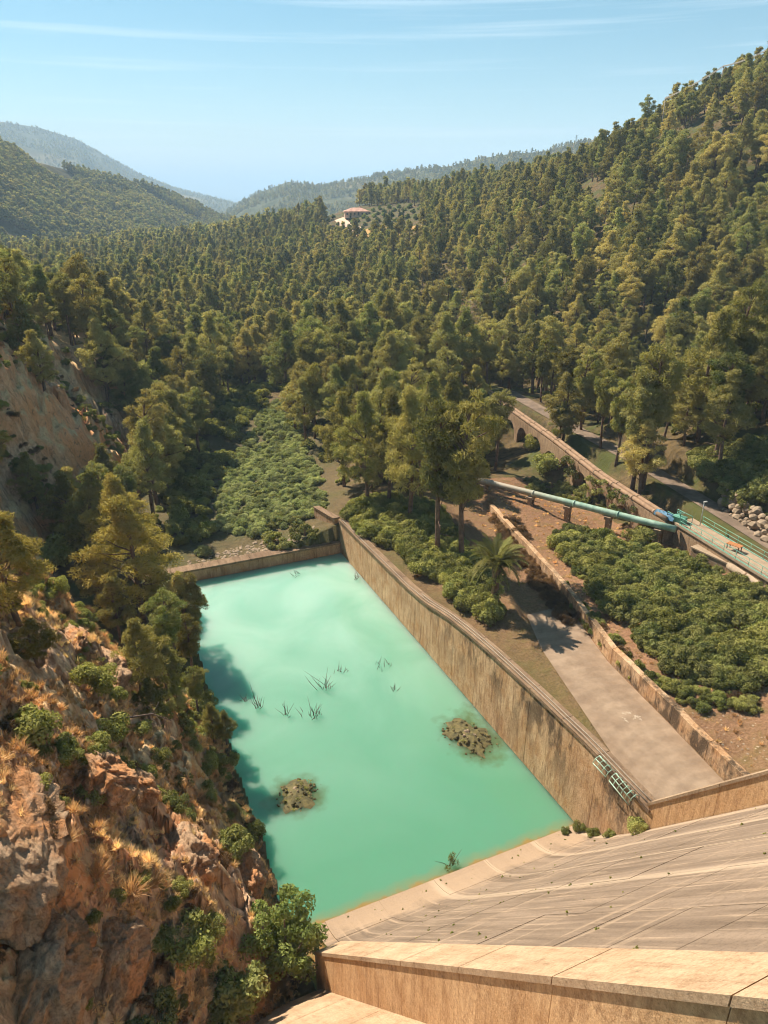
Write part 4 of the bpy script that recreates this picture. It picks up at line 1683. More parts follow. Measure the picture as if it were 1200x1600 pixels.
for k in (.3, .62):
    a = q0 + (q1 - q0) * k
    dd_ = (q1 - q0) / np.linalg.norm(q1 - q0)
    link('pipe_band', MB().tube([a, a + dd_ * .16], .74, 12).mesh('pipe_band', m_aq, True, off=mid), lp)

# valve gear at the pipe end
p = atz(1062, 812, 9.2)
vg = thing('valve_gear', 'dark green valve body with handwheel beside the blue tarpaulin', 'valve', (p[0], p[1], 8.95))
link('valve_body', MB().box((0, 0, .35), (1.1, 1.5, .7), .3).tube([(0, -.9, .35), (0, .9, .35)], .38, 12).mesh('valve_body', m_green), vg)
link('valve_stem', MB().tube([(0, 0, .7), (0, 0, 1.25)], .07, 8).mesh('valve_stem', m_green, True), vg)
ring = [(cos(a) * .42, sin(a) * .42, 1.22) for a in np.linspace(0, 2 * pi, 17)]
link('handwheel', MB().tube(ring, .04, 6, False).tube([(-.42, 0, 1.22), (.42, 0, 1.22)], .03, 5).tube([(0, -.42, 1.22), (0, .42, 1.22)], .03, 5).mesh('handwheel', m_green, True), vg)
link('valve_frame', MB().tube([(.9, -1.2, 0), (.9, -1.2, 1.0), (.9, 1.4, 1.0), (.9, 1.4, 0)], .05, 6).tube([(-.8, -1.2, 0), (-.8, -1.2, 1.0), (-.8, 1.4, 1.0), (-.8, 1.4, 0)], .05, 6).mesh('valve_frame', m_green, True), vg)
m_blue = plain_mat('blue_tarpaulin', srgb(78, 118, 142), .25, 3, .6, .5)
p = atz(1041, 803, 9.4)
tarp = MB()
V, F = [], []
nx, ny = 8, 6
for i in range(nx + 1):
    for j in range(ny + 1):
        u, v = i / nx * 2 - 1, j / ny * 2 - 1
        z = .62 * (1 - abs(v) ** 2.2) + .10 * random.random()
        V.append((v * .62 + .05 * random.random(), u * 1.5, z))
for i in range(nx):
    for j in range(ny):
        a = i * (ny + 1) + j
        F.append((a, a + 1, a + ny + 2, a + ny + 1))
tarp.add(V, F)
o = link('tarpaulin', tarp.mesh('tarpaulin', m_blue), None, (p[0], p[1], 8.95), .15)
tag(o, 'crumpled blue tarpaulin over a bundle at the end of the aqueduct', 'tarpaulin')

# bench table on the platform
m_wood = plain_mat('orange_wood', srgb(178, 116, 70), .2, 4, .8)
p = atz(1148, 852, 9.6)
tb = thing('wooden_table', 'small orange wooden table standing on the pale platform', 'table', (p[0], p[1], 8.955), -1.35)
for k in range(3):
    link('plank', MB().box((0, -.32 + k * .32, .74), (1.7, .29, .06)).mesh('plank', m_wood), tb)
for sx in (-.7, .7):
    for sy in (-.35, .35):
        link('leg', MB().box((sx, sy, .35), (.09, .09, .71)).mesh('leg', m_bark), tb)

# lamp post by the road
m_grey = plain_mat('galvanised_steel', srgb(170, 168, 160), .15, 6, .45, spec=.5)
p = atz(1088, 822, 9.0)
lmp = thing('lamp_post', 'thin grey lamp post standing beside the platform railing', 'lamp', (p[0] + .6, p[1], 8.95))
link('pole', MB().tube([(0, 0, 0), (.05, 0, 3.2)], [.06, .045], 8).mesh('pole', m_grey, True), lmp)
link('lamp_head', MB().box((.2, 0, 3.26), (.55, .2, .12)).mesh('lamp_head', m_grey), lmp)

# paved road
V, F = [], []
ys = np.linspace(-10, 96, 40)
for yy in ys:
    rx = float(np.interp(yy, [0, 21, 48, 70, 95, 120], [38.0, 42.4, 47.6, 50.0, 53.5, 48]))
    wd = 1.5
    V += [(rx - wd, yy, 9.29), (rx + wd, yy, 9.29)]
F = [(2 * i, 2 * i + 1, 2 * i + 3, 2 * i + 2) for i in range(len(ys) - 1)]
o = link('road', MB().add(V, F).mesh('road', m_asphalt))
tag(o, kind='structure')
# kerb retaining block beside the road
p = atz(1058, 735, 9.6)
rb = thing('retaining_block', 'shaded concrete retaining block on the uphill side of the road', 'wall', (p[0] + 1.4, p[1], 9.0), 1.35)
link('block_body', MB().hexa([(-2.6, -.8, -.6), (2.6, -.8, -.6), (2.6, .9, -.6), (-2.6, .9, -.6), (-2.6, -.6, 2.0), (2.6, -.6, 1.6), (2.6, .9, 1.6), (-2.6, .9, 2.0)]).mesh('block_body', m_aq), rb)
link('block_cap', MB().hexa([(-2.7, -.7, 2.0), (2.7, -.7, 1.6), (2.7, 1.0, 1.6), (-2.7, 1.0, 2.0), (-2.7, -.7, 2.15), (2.7, -.7, 1.75), (2.7, 1.0, 1.75), (-2.7, 1.0, 2.15)]).mesh('block_cap', m_conc_pale), rb)


# ------------------------------------------------------------------ stones
def stone_mesh(seed, mat, name='stone'):
    g = np.random.default_rng(seed)
    V, F = [], []
    rings, seg = 4, 6
    V.append((0, 0, .5))
    for i in range(1, rings):
        ph = pi * i / rings
        for k in range(seg):
            a = 2 * pi * (k + .3 * (i % 2)) / seg
            r = .5 * g.uniform(.78, 1.15)
            V.append((sin(ph) * cos(a) * r, sin(ph) * sin(a) * r, cos(ph) * .5 * g.uniform(.85, 1.1)))
    V.append((0, 0, -.5))
    for k in range(seg):
        F.append((0, 1 + k, 1 + (k + 1) % seg))
    for i in range(rings - 2):
        for k in range(seg):
            a, b = 1 + i * seg + k, 1 + i * seg + (k + 1) % seg
            F.append((a, a + seg, b + seg, b))
    n = len(V) - 1
    for k in range(seg):
        F.append((n, 1 + (rings - 2) * seg + (k + 1) % seg, 1 + (rings - 2) * seg + k))
    return mesh_np(name, np.array(V), F, mat)


m_stone = plain_mat('pale_limestone', srgb(150, 128, 104), .22, 1.6, .95, .5)
m_stone_dk = plain_mat('algae_stone', srgb(104, 92, 56), .3, 2.0, .9, .5, dark=srgb(58, 54, 32))
STONE = [stone_mesh(600 + k, m_stone) for k in range(5)]
STONE_DK = [stone_mesh(620 + k, m_stone_dk) for k in range(5)]

# boulder wall above the road at the right edge
bw = thing('boulder_wall', 'dry stone boulder wall in the shade above the road at the right edge', 'wall', (45, 20, 9))
base_a, base_b = atz(1120, 790, 9.4), atz(1215, 862, 9.4)
for row in range(4):
    n = 13
    for k in range(n):
        f = (k + .5 * (row % 2)) / n
        p = base_a + (base_b - base_a) * f
        s = random.uniform(.55, 1.35)
        o = link('boulder', random.choice(STONE), bw, (p[0] - 45 + .5 + row * .42 + random.uniform(-.25, .25), p[1] - 20 + random.uniform(-.35, .35), .3 + row * .62 + random.uniform(-.15, .15)))
        o.scale = (s * 1.15, s * 1.3, s * .95)
        o.rotation_euler = (random.uniform(-.4, .4), random.uniform(-.4, .4), random.uniform(0, 6))

# ================================================================== RUBBLE HEAPS AND TWIGS IN THE WATER
def heap(cx, cy, rx, ry, h, rot, seed, label, stones):
    g = np.random.default_rng(seed)
    t = thing('rubble_heap', label, 'rubble heap', (cx, cy, 0), rot)
    n, m = 26, 8
    V, F = [(0, 0, h)], []
    for j in range(1, m + 1):
        q = j / m
        for k in range(n):
            a = 2 * pi * k / n
            wob = 1 + .6 * fbm(np.array([cos(a) * 1.9 + seed]), np.array([sin(a) * 1.9]), oct=4, seed=seed)[0]
            x, y = cos(a) * rx * q * wob, sin(a) * ry * q * wob
            z = h * (1 - q ** 1.5) - .35 * q + .16 * float(fbm(np.array([x * 1.6]), np.array([y * 1.6]), oct=3, seed=seed + 3)[0])
            V.append((x, y, z))
    for k in range(n):
        F.append((0, 1 + k, 1 + (k + 1) % n))
    for j in range(m - 1):
        for k in range(n):
            a, b = 1 + j * n + k, 1 + j * n + (k + 1) % n
            F.append((a, a + n, b + n, b))
    link('silt_mound', mesh_np('silt_mound', np.array(V), F, m_stone_dk, True), t)
    for k in range(stones):
        a = g.random() * 6.28
        q = sqrt(g.random()) * .95
        x, y = cos(a) * rx * q * .95, sin(a) * ry * q * .95
        z = h * (1 - q ** 1.5) - .30 * q
        s = g.uniform(.08, .42) * (1.2 - .5 * q)
        o = link('stone', (STONE if q < .2 else STONE_DK)[g.integers(5)], t, (x, y, z))
        o.scale = (s, s * g.uniform(.7, 1.2), s * g.uniform(.6, 1))
        o.rotation_euler = tuple(g.uniform(0, 3, 3))
    V, F = puff_leaves(np.array([(g.normal() * rx * .25, g.normal() * ry * .25, h * .5) for _ in range(16)]), [.22] * 16, 22, .14, .05, g, .6)
    link('weeds', mesh_np('weeds', V, F, m_bush), t)
    return t


heap(-2.9, 12.6, 3.1, 4.4, .45, .25, 11, 'heap of pale rubble breaking the water beside the right basin wall', 130)
heap(-20.3, 12.3, 3.2, 2.5, .4, .45, 12, 'heap of mossy rubble breaking the water near the left shore', 110)


def twig_mesh(seed, n, h, spread):
    g = np.random.default_rng(seed)
    mb = MB()
    for i in range(n):
        b = np.array([g.normal() * spread, g.normal() * spread * .6, -.3])
        d = np.array([g.normal() * .35, g.normal() * .35, 1])
        l_ = h * g.uniform(.5, 1.1)
        m = b + d * l_ * .5
        e = m + (d + g.normal(size=3) * .25) * l_ * .5
        mb.tube([b, m, e], [.035, .026, .008], 4, False)
        if g.random() < .7:
            q = m + np.array([g.normal() * .3, g.normal() * .3, .35]) * l_ * .5
            mb.tube([m, q], [.02, .006], 3, False)
    return mb.mesh('twigs', m_dead, False)


for k, (px_, py_, n, h, sp, lab) in enumerate([
        (508, 1075, 9, 1.5, .35, 'thick clump of dead twigs standing in mid basin'),
        (532, 1050, 5, .9, .25, 'small dead twig clump just beyond the thick mid-basin clump'),
        (405, 1105, 6, 1.6, .14, 'upright bundle of dead twigs near the left shore trees'),
        (485, 1118, 12, 1.2, .6, 'wide loose row of dead twigs left of mid basin'),
        (446, 1118, 2, 1.2, .1, 'pair of thin dead twigs left of the wide twig row'),
        (382, 1096, 2, .9, .1, 'two short dead twigs closest to the left shore'),
        (598, 1042, 7, .8, .5, 'low arching dead twigs right of mid basin'),
        (617, 1078, 2, .9, .1, 'single dead twig pair towards the right wall'),
        (560, 905, 5, .9, .5, 'dead twigs standing near the far right corner of the basin'),
        (460, 900, 4, .8, .5, 'dead twigs in the water below the middle of the weir')]):
    p = atz(px_, py_, 0)
    o = link('dead_twigs', twig_mesh(700 + k, n + 5, h * 1.3, sp * 1.2), None, (p[0], p[1], 0))
    tag(o, lab, 'twigs')
p = atz(706, 1350, 0)
wp = thing('water_plant', 'small bushy plant growing in the water near the dam toe', 'plant', (p[0], p[1], -.05))
link('stems', twig_mesh(731, 8, 1.3, .18), wp)
V, F = puff_leaves(np.array([(0, 0, .5), (.1, .1, .9), (-.15, 0, .7), (.2, -.2, .35), (-.5, -.3, .12)]), [.28, .25, .25, .3, .3], 45, .16, .07, np.random.default_rng(4))
link('foliage', mesh_np('foliage', V, F, m_bush), wp)

# loose rubble behind the weir
P = patch_points([(285, 880), (400, 845), (480, 830), (500, 815), (470, 845), (400, 868), (300, 888)], 420, 31, (-27, 0), (56, 75))
scatter_patch('weir_rubble', P, STONE, .15, .75, 'loose pale stones lying behind the weir', 'rubble', 5, .7)
P = patch_points([(880, 905), (930, 960), (1010, 1050), (1200, 1130), (1200, 1200), (1165, 1200), (1060, 1100), (960, 1005), (880, 925)], 420, 32, (8, 40), (-15, 40))
scatter_patch('slope_gravel', P, STONE, .06, .38, 'loose stones on the reddish soil above the track wall', 'gravel', 6, .7)
P = patch_points([(560, 815), (640, 900), (760, 990), (850, 1075), (870, 1060), (800, 1000), (700, 930), (620, 850)], 260, 33, (0, 14), (5, 56))
scatter_patch('wall_top_gravel', P, STONE, .05, .26, 'small stones along the strip behind the basin wall', 'gravel', 7, .7)

# ================================================================== HAND-PLACED TREES
def pine_at(px_, py_, hgt, k, label, mat=None, lean=None, wide=1.0, rz=None, group=None):
    p = on_ground(px_, py_)
    s = hgt / 12.0
    tr, cr = proto[k % 6]
    o = thing('pine_tree', label, 'tree', (p[0], p[1], p[2] - .2), random.uniform(0, 6.28) if rz is None else rz, group)
    o.scale = (s * wide, s * wide, s)
    if lean:
        o.rotation_euler = (lean[0], lean[1], o.rotation_euler[2])
    link('trunk', tr, o)
    c = link('crown', cr, o)
    if mat is not None:
        me = cr.copy()
        me.materials[0] = mat
        c.data = me
    return o


for a in [
    (722, 880, 21, 1, 'tall bare-trunked pine nearest the palm above the basin wall'),
    (684, 872, 20, 4, 'tall leaning pine left of the bare-trunked pine near the palm'),
    (640, 815, 19, 0, 'dense pine behind the shrubs at the middle of the basin wall'),
    (606, 795, 18, 3, 'dark pine above the shrubs near the far basin corner'),
    (575, 790, 17.5, 2, 'broad pine beside the far basin corner, left of the dark one'),
    (538, 760, 16, 5, 'pine with hanging dead branches directly behind the wing wall'),
    (560, 725, 16, 1, 'tall pine behind the hanging-branched pine at the wing wall'),
    (615, 735, 17, 2, 'round-crowned pine in the second row behind the wall shrubs'),
    (665, 760, 18, 5, 'broad pine near the far end of the green pipe'),
    (700, 745, 17, 0, 'pine whose crown overhangs the far end of the green pipe'),
    (492, 685, 15, 4, 'slender pine at the right edge of the reed bed'),
    (735, 690, 15, 3, 'pine beside the far arches of the aqueduct'),
    (1003, 765, 21.5, 4, 'tall straight-trunked pine standing between aqueduct pipes and road'),
    (962, 728, 14, 1, 'pine leaning over the middle of the aqueduct'),
    (938, 700, 13, 4, 'slim pine beside the aqueduct, left of the leaning one'),
    (908, 672, 14, 1, 'pine beside the aqueduct above the ivy-covered arch'),
    (880, 650, 13, 4, 'slim pine close to the upper aqueduct'),
    (845, 628, 13, 1, 'pine at the far upper end of the aqueduct'),
    (1090, 690, 20, 2, 'large dark pine on the bank right of the road'),
    (1135, 660, 21, 1, 'tall pine with a leaning bare trunk at the right edge'),
    (1180, 640, 20, 2, 'large pine cut by the right edge above the boulder wall'),
]:
    pine_at(*a, wide=.82, mat=m_pine_dark)
# left bank
pine_at(225, 972, 16, 2, 'big golden pine standing left of the basin shore', m_pine_warm, wide=1.1)
pine_at(205, 905, 15, 5, 'second golden pine behind the big one on the left shore', m_pine_warm)
pine_at(140, 900, 14, 0, 'shaded pine in the ravine below the left cliff', None, lean=(.1, .25))
pine_at(268, 1015, 9.5, 3, 'small pine leaning out over the left edge of the water', m_pine, lean=(0, .30), rz=0)
pine_at(250, 1075, 9.0, 1, 'wispy pine with bent trunk on the left bank', m_pine, lean=(-.1, .2), rz=0)
pine_at(30, 975, 8.5, 2, 'wide yellow-green pine cut by the left edge of the picture', m_pine_warm, wide=1.25)
pine_at(60, 1040, 3.8, 0, 'low spreading yellow pine clinging to the rock at the left', m_pine_warm, wide=1.6)
pine_at(355, 1165, 4.2, 3, 'little pine sapling on the left bank edge beside the water', m_pine)
pine_at(280, 1120, 4.0, 5, 'young bushy pine on the dry left bank', m_pine)
for a in [(300, 1062, 8.0, 1, 'slender pine on the left shore beside the leaning one'), (262, 1105, 7.0, 3, 'small dark pine on the grassy left bank above the sapling'), (222, 1092, 8.0, 5, 'bushy pine on the left bank below the big golden pine'),
          (312, 1122, 6.0, 4, 'short pine right at the left waterline'), (335, 1160, 4.6, 0, 'stubby pine overhanging the left waterline'), (192, 1015, 9.0, 3, 'pine between the golden pines and the dry left bank'),
          (285, 1012, 9.5, 5, 'dense pine on the left shore in front of the big golden pine'), (236, 1135, 4.6, 2, 'low round pine amid dry grass on the left bank'), (165, 960, 9, 0, 'pine at the foot of the ravine left of the golden pines'),
          (120, 850, 11, 2, 'shaded pine deep in the ravine under the orange cliff'), (175, 810, 12, 0, 'dark pine at the right foot of the orange cliff'), (60, 800, 9, 5, 'shaded pine below the middle of the orange cliff')]:
    pine_at(*a, mat=m_pine_dark)
pine_at(-2, 760, 10, 3, 'pine tip at the left edge below the cliff', m_pine_warm)

# dead grey tree on the valley slope
g = np.random.default_rng(91)
p = att(733, 500, 205)
dz = gz(p[0], p[1])
dt = thing('dead_tree', 'bare greyish pink dead tree standing among the green pines', 'tree', (p[0], p[1], dz))
mb = MB()
mb.tube([(0, 0, 0), (.2, .1, 6), (.1, .3, 12), (.3, .2, 17)], [.32, .24, .14, .04], 7)
link('trunk', mb.mesh('trunk', m_bark_grey, True), dt)
mb = MB()
tips = []
for i in range(70):
    z0 = g.uniform(5, 16.4)
    an = g.random() * 6.28
    l_ = (17.6 - z0) * .28 + g.uniform(.6, 1.8)
    p0 = np.array([.2, .2, z0])
    p1 = p0 + np.array([cos(an) * l_ * .55, sin(an) * l_ * .55, l_ * .2])
    p2 = p0 + np.array([cos(an + .3) * l_, sin(an + .3) * l_, l_ * g.uniform(.3, .7)])
    mb.tube([p0, p1, p2], [.07, .045, .012], 4, False)
    for _ in range(3):
        q = p1 + (p2 - p1) * g.random()
        mb.tube([q, q + g.normal(size=3) * .6 + np.array([0, 0, .25])], [.025, .008], 3, False)
    tips += [p2, p1]
link('branches', mb.mesh('branches', m_bark_grey, False), dt)
V, F = puff_leaves(np.array(tips), [.6] * len(tips), 14, .35, .08, g)
link('dead_foliage', mesh_np('dead_foliage', V, F, m_dead_leaf), dt)

# ================================================================== PALM
p = on_ground(772, 950)
pm = thing('palm_tree', 'short date palm with arching fronds beside the concrete track', 'palm', p)
th_ = 5.2
link('trunk', MB().tube([(0, 0, -.3), (.05, 0, 1.3), (0, .05, 2.7), (0, 0, th_)], [.48, .40, .42, .5], 10).mesh('trunk', m_bark, True), pm)


def frond_mesh(seed, ln, droop):
    g = np.random.default_rng(seed)
    V, F = [], []
    n = 26
    rachis = []
    for i in range(n + 1):
        u = i / n
        rachis.append(np.array([ln * (u - .12 * droop * u * u), 0, ln * (.75 * u - droop * u * u)]))
    for i in range(n):
        a, b = rachis[i], rachis[i + 1]
        o = len(V)
        w = .05 * (1 - i / n) + .012
        V += [a + (0, -w, 0), a + (0, w, 0), b + (0, w, 0), b + (0, -w, 0)]
        F.append((o, o + 1, o + 2, o + 3))
        if i < 3:
            continue
        u = i / n
        l_ = .62 * sin(pi * (u * .85 + .12)) + .12
        for sg in (-1, 1):
            for r in range(2):
                st = a + (b - a) * (r * .5)
                tip = st + np.array([l_ * .55, sg * l_ * .8, l_ * g.uniform(-.1, .35)])
                m = (st + tip) / 2 + np.array([0, 0, .04])
                wv = np.array([.035, 0, .012])
                o = len(V)
                V += [st - wv, st + wv, m + wv, m - wv, tip]
                F += [(o, o + 1, o + 2, o + 3), (o + 3, o + 2, o + 4)]
    return mesh_np('frond', np.array(V), F, m_palm)


FROND = [frond_mesh(740 + k, ln, dr) for k, (ln, dr) in enumerate(((3.7, .45), (3.9, .75), (3.6, 1.0), (3.3, 1.3)))]
for k in range(46):
    lay = k / 46
    fm = FROND[min(3, int(lay * 4))]
    o = link('frond', fm, pm, (0, 0, th_ + .15 - lay * .35))
    o.rotation_euler = (0, -(.62 - lay * .75) + random.gauss(0, .08), k * 2.399 + random.gauss(0, .1))
    o.scale = (random.uniform(.85, 1.1),) * 3
V, F = puff_leaves(np.array([(cos(a) * .5, sin(a) * .5, z) for a, z in zip(np.linspace(0, 12, 14), np.linspace(.2, 4.2, 14))]), [.55] * 14, 70, .35, .12, np.random.default_rng(6))
link('ivy_skirt', mesh_np('ivy_skirt', V, F, m_bush), pm)

# ================================================================== THICKETS (nobody could count these)
P = patch_points([(862, 838), (905, 832), (960, 850), (1030, 872), (1110, 885), (1200, 935), (1210, 1075), (1110, 1078), (1050, 1050), (1000, 1000), (945, 950), (900, 890)], 430, 41, (8, 45), (-12, 45))
scatter_patch('bramble_thicket', P, BRAMBLE + BUSH[:3], .35, 1.25, 'thick green bramble thicket on the bank below the platform', 'thicket', 8)
P = patch_points([(815, 752), (860, 752), (920, 772), (975, 800), (950, 803), (880, 783), (830, 766)], 46, 42, (25, 50), (30, 80))
scatter_patch('arch_thicket', P, BRAMBLE, .35, .8, 'green brambles between the green pipe and the aqueduct arches', 'thicket', 9)
P = patch_points([(1085, 715), (1200, 690), (1200, 800), (1160, 805), (1120, 770)], 110, 43, (40, 80), (5, 60))
scatter_patch('hillside_thicket', P, BRAMBLE, .8, 1.5, 'bright green brambles on the bank above the road', 'thicket', 10)
P = patch_points([(555, 790), (600, 775), (680, 800), (730, 860), (770, 930), (770, 970), (720, 950), (640, 880), (590, 850), (545, 810)], 230, 44, (0, 16), (14, 66))
scatter_patch('wall_shrubs', P, BUSH, .7, 1.3, 'dark green shrubs growing along the top of the basin wall', 'shrubs', 11)
P = patch_points([(330, 830), (345, 760), (382, 690), (412, 640), (435, 625), (462, 660), (492, 720), (515, 790), (480, 815), (400, 838)], 900, 45, (-25, 16), (58, 160))
scatter_patch('reed_bed', P, REED + REED + BRAMBLE[:1], .4, .85, 'pale green reeds filling the valley floor behind the weir', 'reeds', 12)
P = patch_points([(250, 700), (300, 620), (400, 560), (440, 600), (380, 680), (330, 780), (320, 850), (270, 860)], 320, 46, (-40, 20), (50, 200))
scatter_patch('shaded_undergrowth', P, BUSH, .8, 1.6, 'dark undergrowth in the shade left of the reed bed', 'undergrowth', 13)
P = patch_points([(765, 800), (800, 810), (850, 880), (905, 960), (890, 985), (840, 920), (790, 850)], 130, 47, (8, 30), (15, 60))
m_drybr = leaf_mat('dry_bramble_leaves', srgb(86, 66, 48), srgb(98, 74, 52), srgb(120, 94, 68), .25)
DRYB = [bush_mesh('dry_bramble', 480 + s, 11, 130, .3, .05, 1.2, 1.3, m_drybr, .7) for s in range(2)]
scatter_patch('dry_brambles', P, DRYB, .35, .8, 'brown dry brambles hanging over the track side wall', 'brambles', 14)
# undergrowth beneath the forest edge
gsel = (FR < 330) & infr
n_ug = 1500
ii = rng.choice(np.where(gsel)[0], n_ug)
ux, uy = FX[ii] + rng.normal(0, 3.0, n_ug), FY[ii] + rng.normal(0, 3.0, n_ug)
rx = np.interp(uy, [0, 21, 48, 70, 95, 120], [38.0, 42.4, 47.6, 50.0, 53.5, 48])
ok = (np.abs(ux - rx) > 3.2) & ~((np.abs(ux - 44) < 4) & (np.abs(uy - 122) < 9))
ux, uy = ux[ok], uy[ok]
scatter_patch('forest_undergrowth', np.stack([ux, uy, ground(ux, uy)], -1), BUSH_LO, .5, 1.3, 'low scrub growing under the pines', 'undergrowth', 15)

P = patch_points([(700, 760), (830, 772), (1010, 835), (1040, 880), (1200, 1090), (1200, 1200), (1160, 1200), (1060, 1095), (950, 1000), (880, 900), (760, 830)], 900, 48, (5, 45), (-14, 66))
scatter_patch('bank_litter', P, TUFT + TUFT_R, .2, .55, 'dry grass and litter on the reddish soil around the pipe and track wall', 'grass', 20)
P = patch_points([(870, 900), (930, 965), (1010, 1055), (1110, 1085), (1200, 1085), (1200, 1110), (1100, 1110), (1000, 1075), (900, 960)], 90, 49, (8, 40), (-14, 40))
scatter_patch('soil_scrub', P, BUSH + DRYB, .2, .6, 'low scattered scrub along the edge of the bramble thicket', 'scrub', 21)
# ivy on the aqueduct
for k, (px_, py_, lab) in enumerate([(900, 722, 'ivy hanging over the aqueduct at the third arch'), (935, 752, 'ivy mass covering the aqueduct between two arches'), (975, 780, 'ivy trailing from the aqueduct near the platform')]):
    p = atz(px_, py_, 8.3)
    g = np.random.default_rng(770 + k)
    cen = np.array([(g.normal() * .5 - .75, g.normal() * 1.3, g.uniform(-2.4, .9)) for _ in range(16)])
    V, F = puff_leaves(cen, [.6] * 16, 60, .3, .2, g)
    iv = thing('ivy', lab, 'ivy', (p[0], p[1], p[2]))
    link('foliage', mesh_np('foliage', V, F, m_bramble), iv)

# single bushes the picture lets one pick out
def bush_at(px_, py_, s, kind, label, name='bush', mat=None, k=0):
    p = on_ground(px_, py_)
    src = {'bush': BUSH, 'bramble': BRAMBLE, 'reed': REED}[kind][k % 4]
    o = thing(name, label, 'bush', (p[0], p[1], p[2] - .1), random.uniform(0, 6.28))
    o.scale = (s, s, s)
    me = src
    if mat is not None:
        me = src.copy()
        me.materials[0] = mat
    link('foliage', me, o)
    mb = MB()
    for _ in range(5):
        a = random.uniform(0, 6.28)
        mb.tube([(0, 0, -.3), (cos(a) * .35, sin(a) * .35, .8)], [.05, .015], 4, False)
    link('stems', mb.mesh('stems', m_bark), o)
    return o


for k, a in enumerate([
    (855, 735, 1.9, 'bush', 'dark rounded bush under the upper aqueduct arches'),
    (835, 700, 1.6, 'bush', 'dark bush left of the upper aqueduct piers'),
    (438, 850, 1.5, 'bramble', 'low dark green bush on the rubble behind the weir'),
    (475, 838, 1.2, 'bramble', 'small green bush between rubble and wing wall'),
    (320, 868, .9, 'reed', 'greyish grass clump on the rubble left of the weir bush'),
    (405, 640, 1.7, 'bramble', 'bright green bush at the far end of the reed bed'),
    (1000, 850, 1.6, 'bush', 'tall olive bush beside the last pipe pier'),
    (1150, 985, 1.5, 'bramble', 'bright round bush in the bramble bank at the right'),
    (85, 880, 2.3, 'bush', 'green rounded shrub behind the yellow pine on the left'),
    (170, 1150, 1.1, 'bush', 'green shrub on the dry grass of the left bank'),
    (150, 1075, 1.2, 'bush', 'low green shrub beneath the low yellow pine'),
    (45, 1160, 1.4, 'bush', 'dark shrub under the rock ledge at the left edge'),
    (320, 1105, 1.0, 'bush', 'green shrub between the saplings on the left bank'),
    (355, 1560, 1.5, 'bramble', 'light green bush low on the left bank near the dam'),
    (230, 1592, 1.0, 'bramble', 'bright green bush at the bottom edge of the left bank'),
    (365, 1330, 1.0, 'bush', 'olive bush on the bank just above the left shore'),
    (300, 1480, 1.2, 'bush', 'dark bush in the shadow of the lower left bank'),
]):
    bush_at(*a, k=k)
for (x_, y_, s_, lab) in [(-.55, -7.0, .62, 'small dark green bush at the foot of the right training wall'), (-.5, -1.1, .45, 'weedy bush where the basin wall meets the dam toe'), (-.45, -2.6, .40, 'low weeds along the wall foot beside the weedy bush'), (-.5, -4.3, .36, 'dry weeds along the wall foot below the ladder'), (-1.7, -.9, .3, 'small weed tuft on the dam lip near the wall')]:
    o = thing('bush', lab, 'bush', (x_, y_, chute_z(y_) - .05), y_)
    o.scale = (s_, s_, s_ * 1.1)
    link('foliage', BUSH[int(-y_) % 4], o)
# broadleaf tree at the dam's left toe
p = on_ground(455, 1520)
fg = thing('fig_tree', 'leafy green broadleaf tree at the left end of the dam toe', 'tree', (p[0] - .3, p[1] + .3, max(p[2], -.3)))
g = np.random.default_rng(801)
cen, rad = [], []
for i in range(46):
    a = g.random() * 6.28
    q = sqrt(g.random()) * 2.3
    z = 1.2 + g.random() * 4.6
    q *= sin(min(1, (z - .4) / 5.6) * pi) ** .5 + .15
    cen.append((cos(a) * q, sin(a) * q, z))
    rad.append(g.uniform(.5, .85))
V, F = puff_leaves(np.array(cen), rad, 190, .20, .15, g, .9, .4, .3)
m_fig = leaf_mat('fig_leaves', srgb(80, 92, 46), srgb(90, 98, 50), srgb(126, 128, 72), .28)
link('crown', mesh_np('crown', V, F, m_fig), fg)
mb = MB().tube([(0, 0, -.5), (.1, 0, 1.6), (.2, .1, 4.6)], [.16, .12, .04], 7)
for c_ in cen[:16]:
    mb.tube([(.1, 0, 1.2), np.array(c_) * .6, c_], [.07, .04, .015], 4, False)
link('trunk', mb.mesh('trunk', m_bark, True), fg)

# ================================================================== DRY GRASS ON THE LEFT BANK
n = 38000
X = rng.uniform(-48, -23.5, n)
Y = rng.uniform(-16, 40, n)
d = bank_d(X, Y)
px_, py_, w_ = project(np.stack([X, Y, ground(X, Y)], -1))
ng_ = fbm(X * .16, Y * .16, oct=3, seed=55)
ok = (d > -.3) & (px_ > -60) & (px_ < 700) & (py_ < 1680) & (rng.random(n) < np.clip(.30 + 1.6 * ng_, .05, 1))
X, Y = X[ok], Y[ok]
e = .4
nxn = -(ground(X + e, Y) - ground(X - e, Y)) / (2 * e)
nyn = -(ground(X, Y + e) - ground(X, Y - e)) / (2 * e)
Z = ground(X, Y)
m = len(X)
rots = np.stack([-np.clip(nyn, -1, 1) * .45 + rng.normal(0, .15, m), np.clip(nxn, -1.2, 1.2) * .45 + rng.normal(0, .15, m), rng.uniform(0, 6.28, m)], -1)
s = rng.uniform(.28, .75, m)
red = fbm(X * .11 + 9, Y * .11, oct=2, seed=66) > .05
knd = np.where(red, 3, 0) + rng.integers(0, 3, m)
scatter('dry_grass', np.stack([X, Y, Z - .05], -1), rots, np.stack([s, s, s * rng.uniform(.7, 1.2, m)], -1), knd, TUFT + TUFT_R, 'straw and rust coloured dry grass covering the rocky left bank', 'grass')
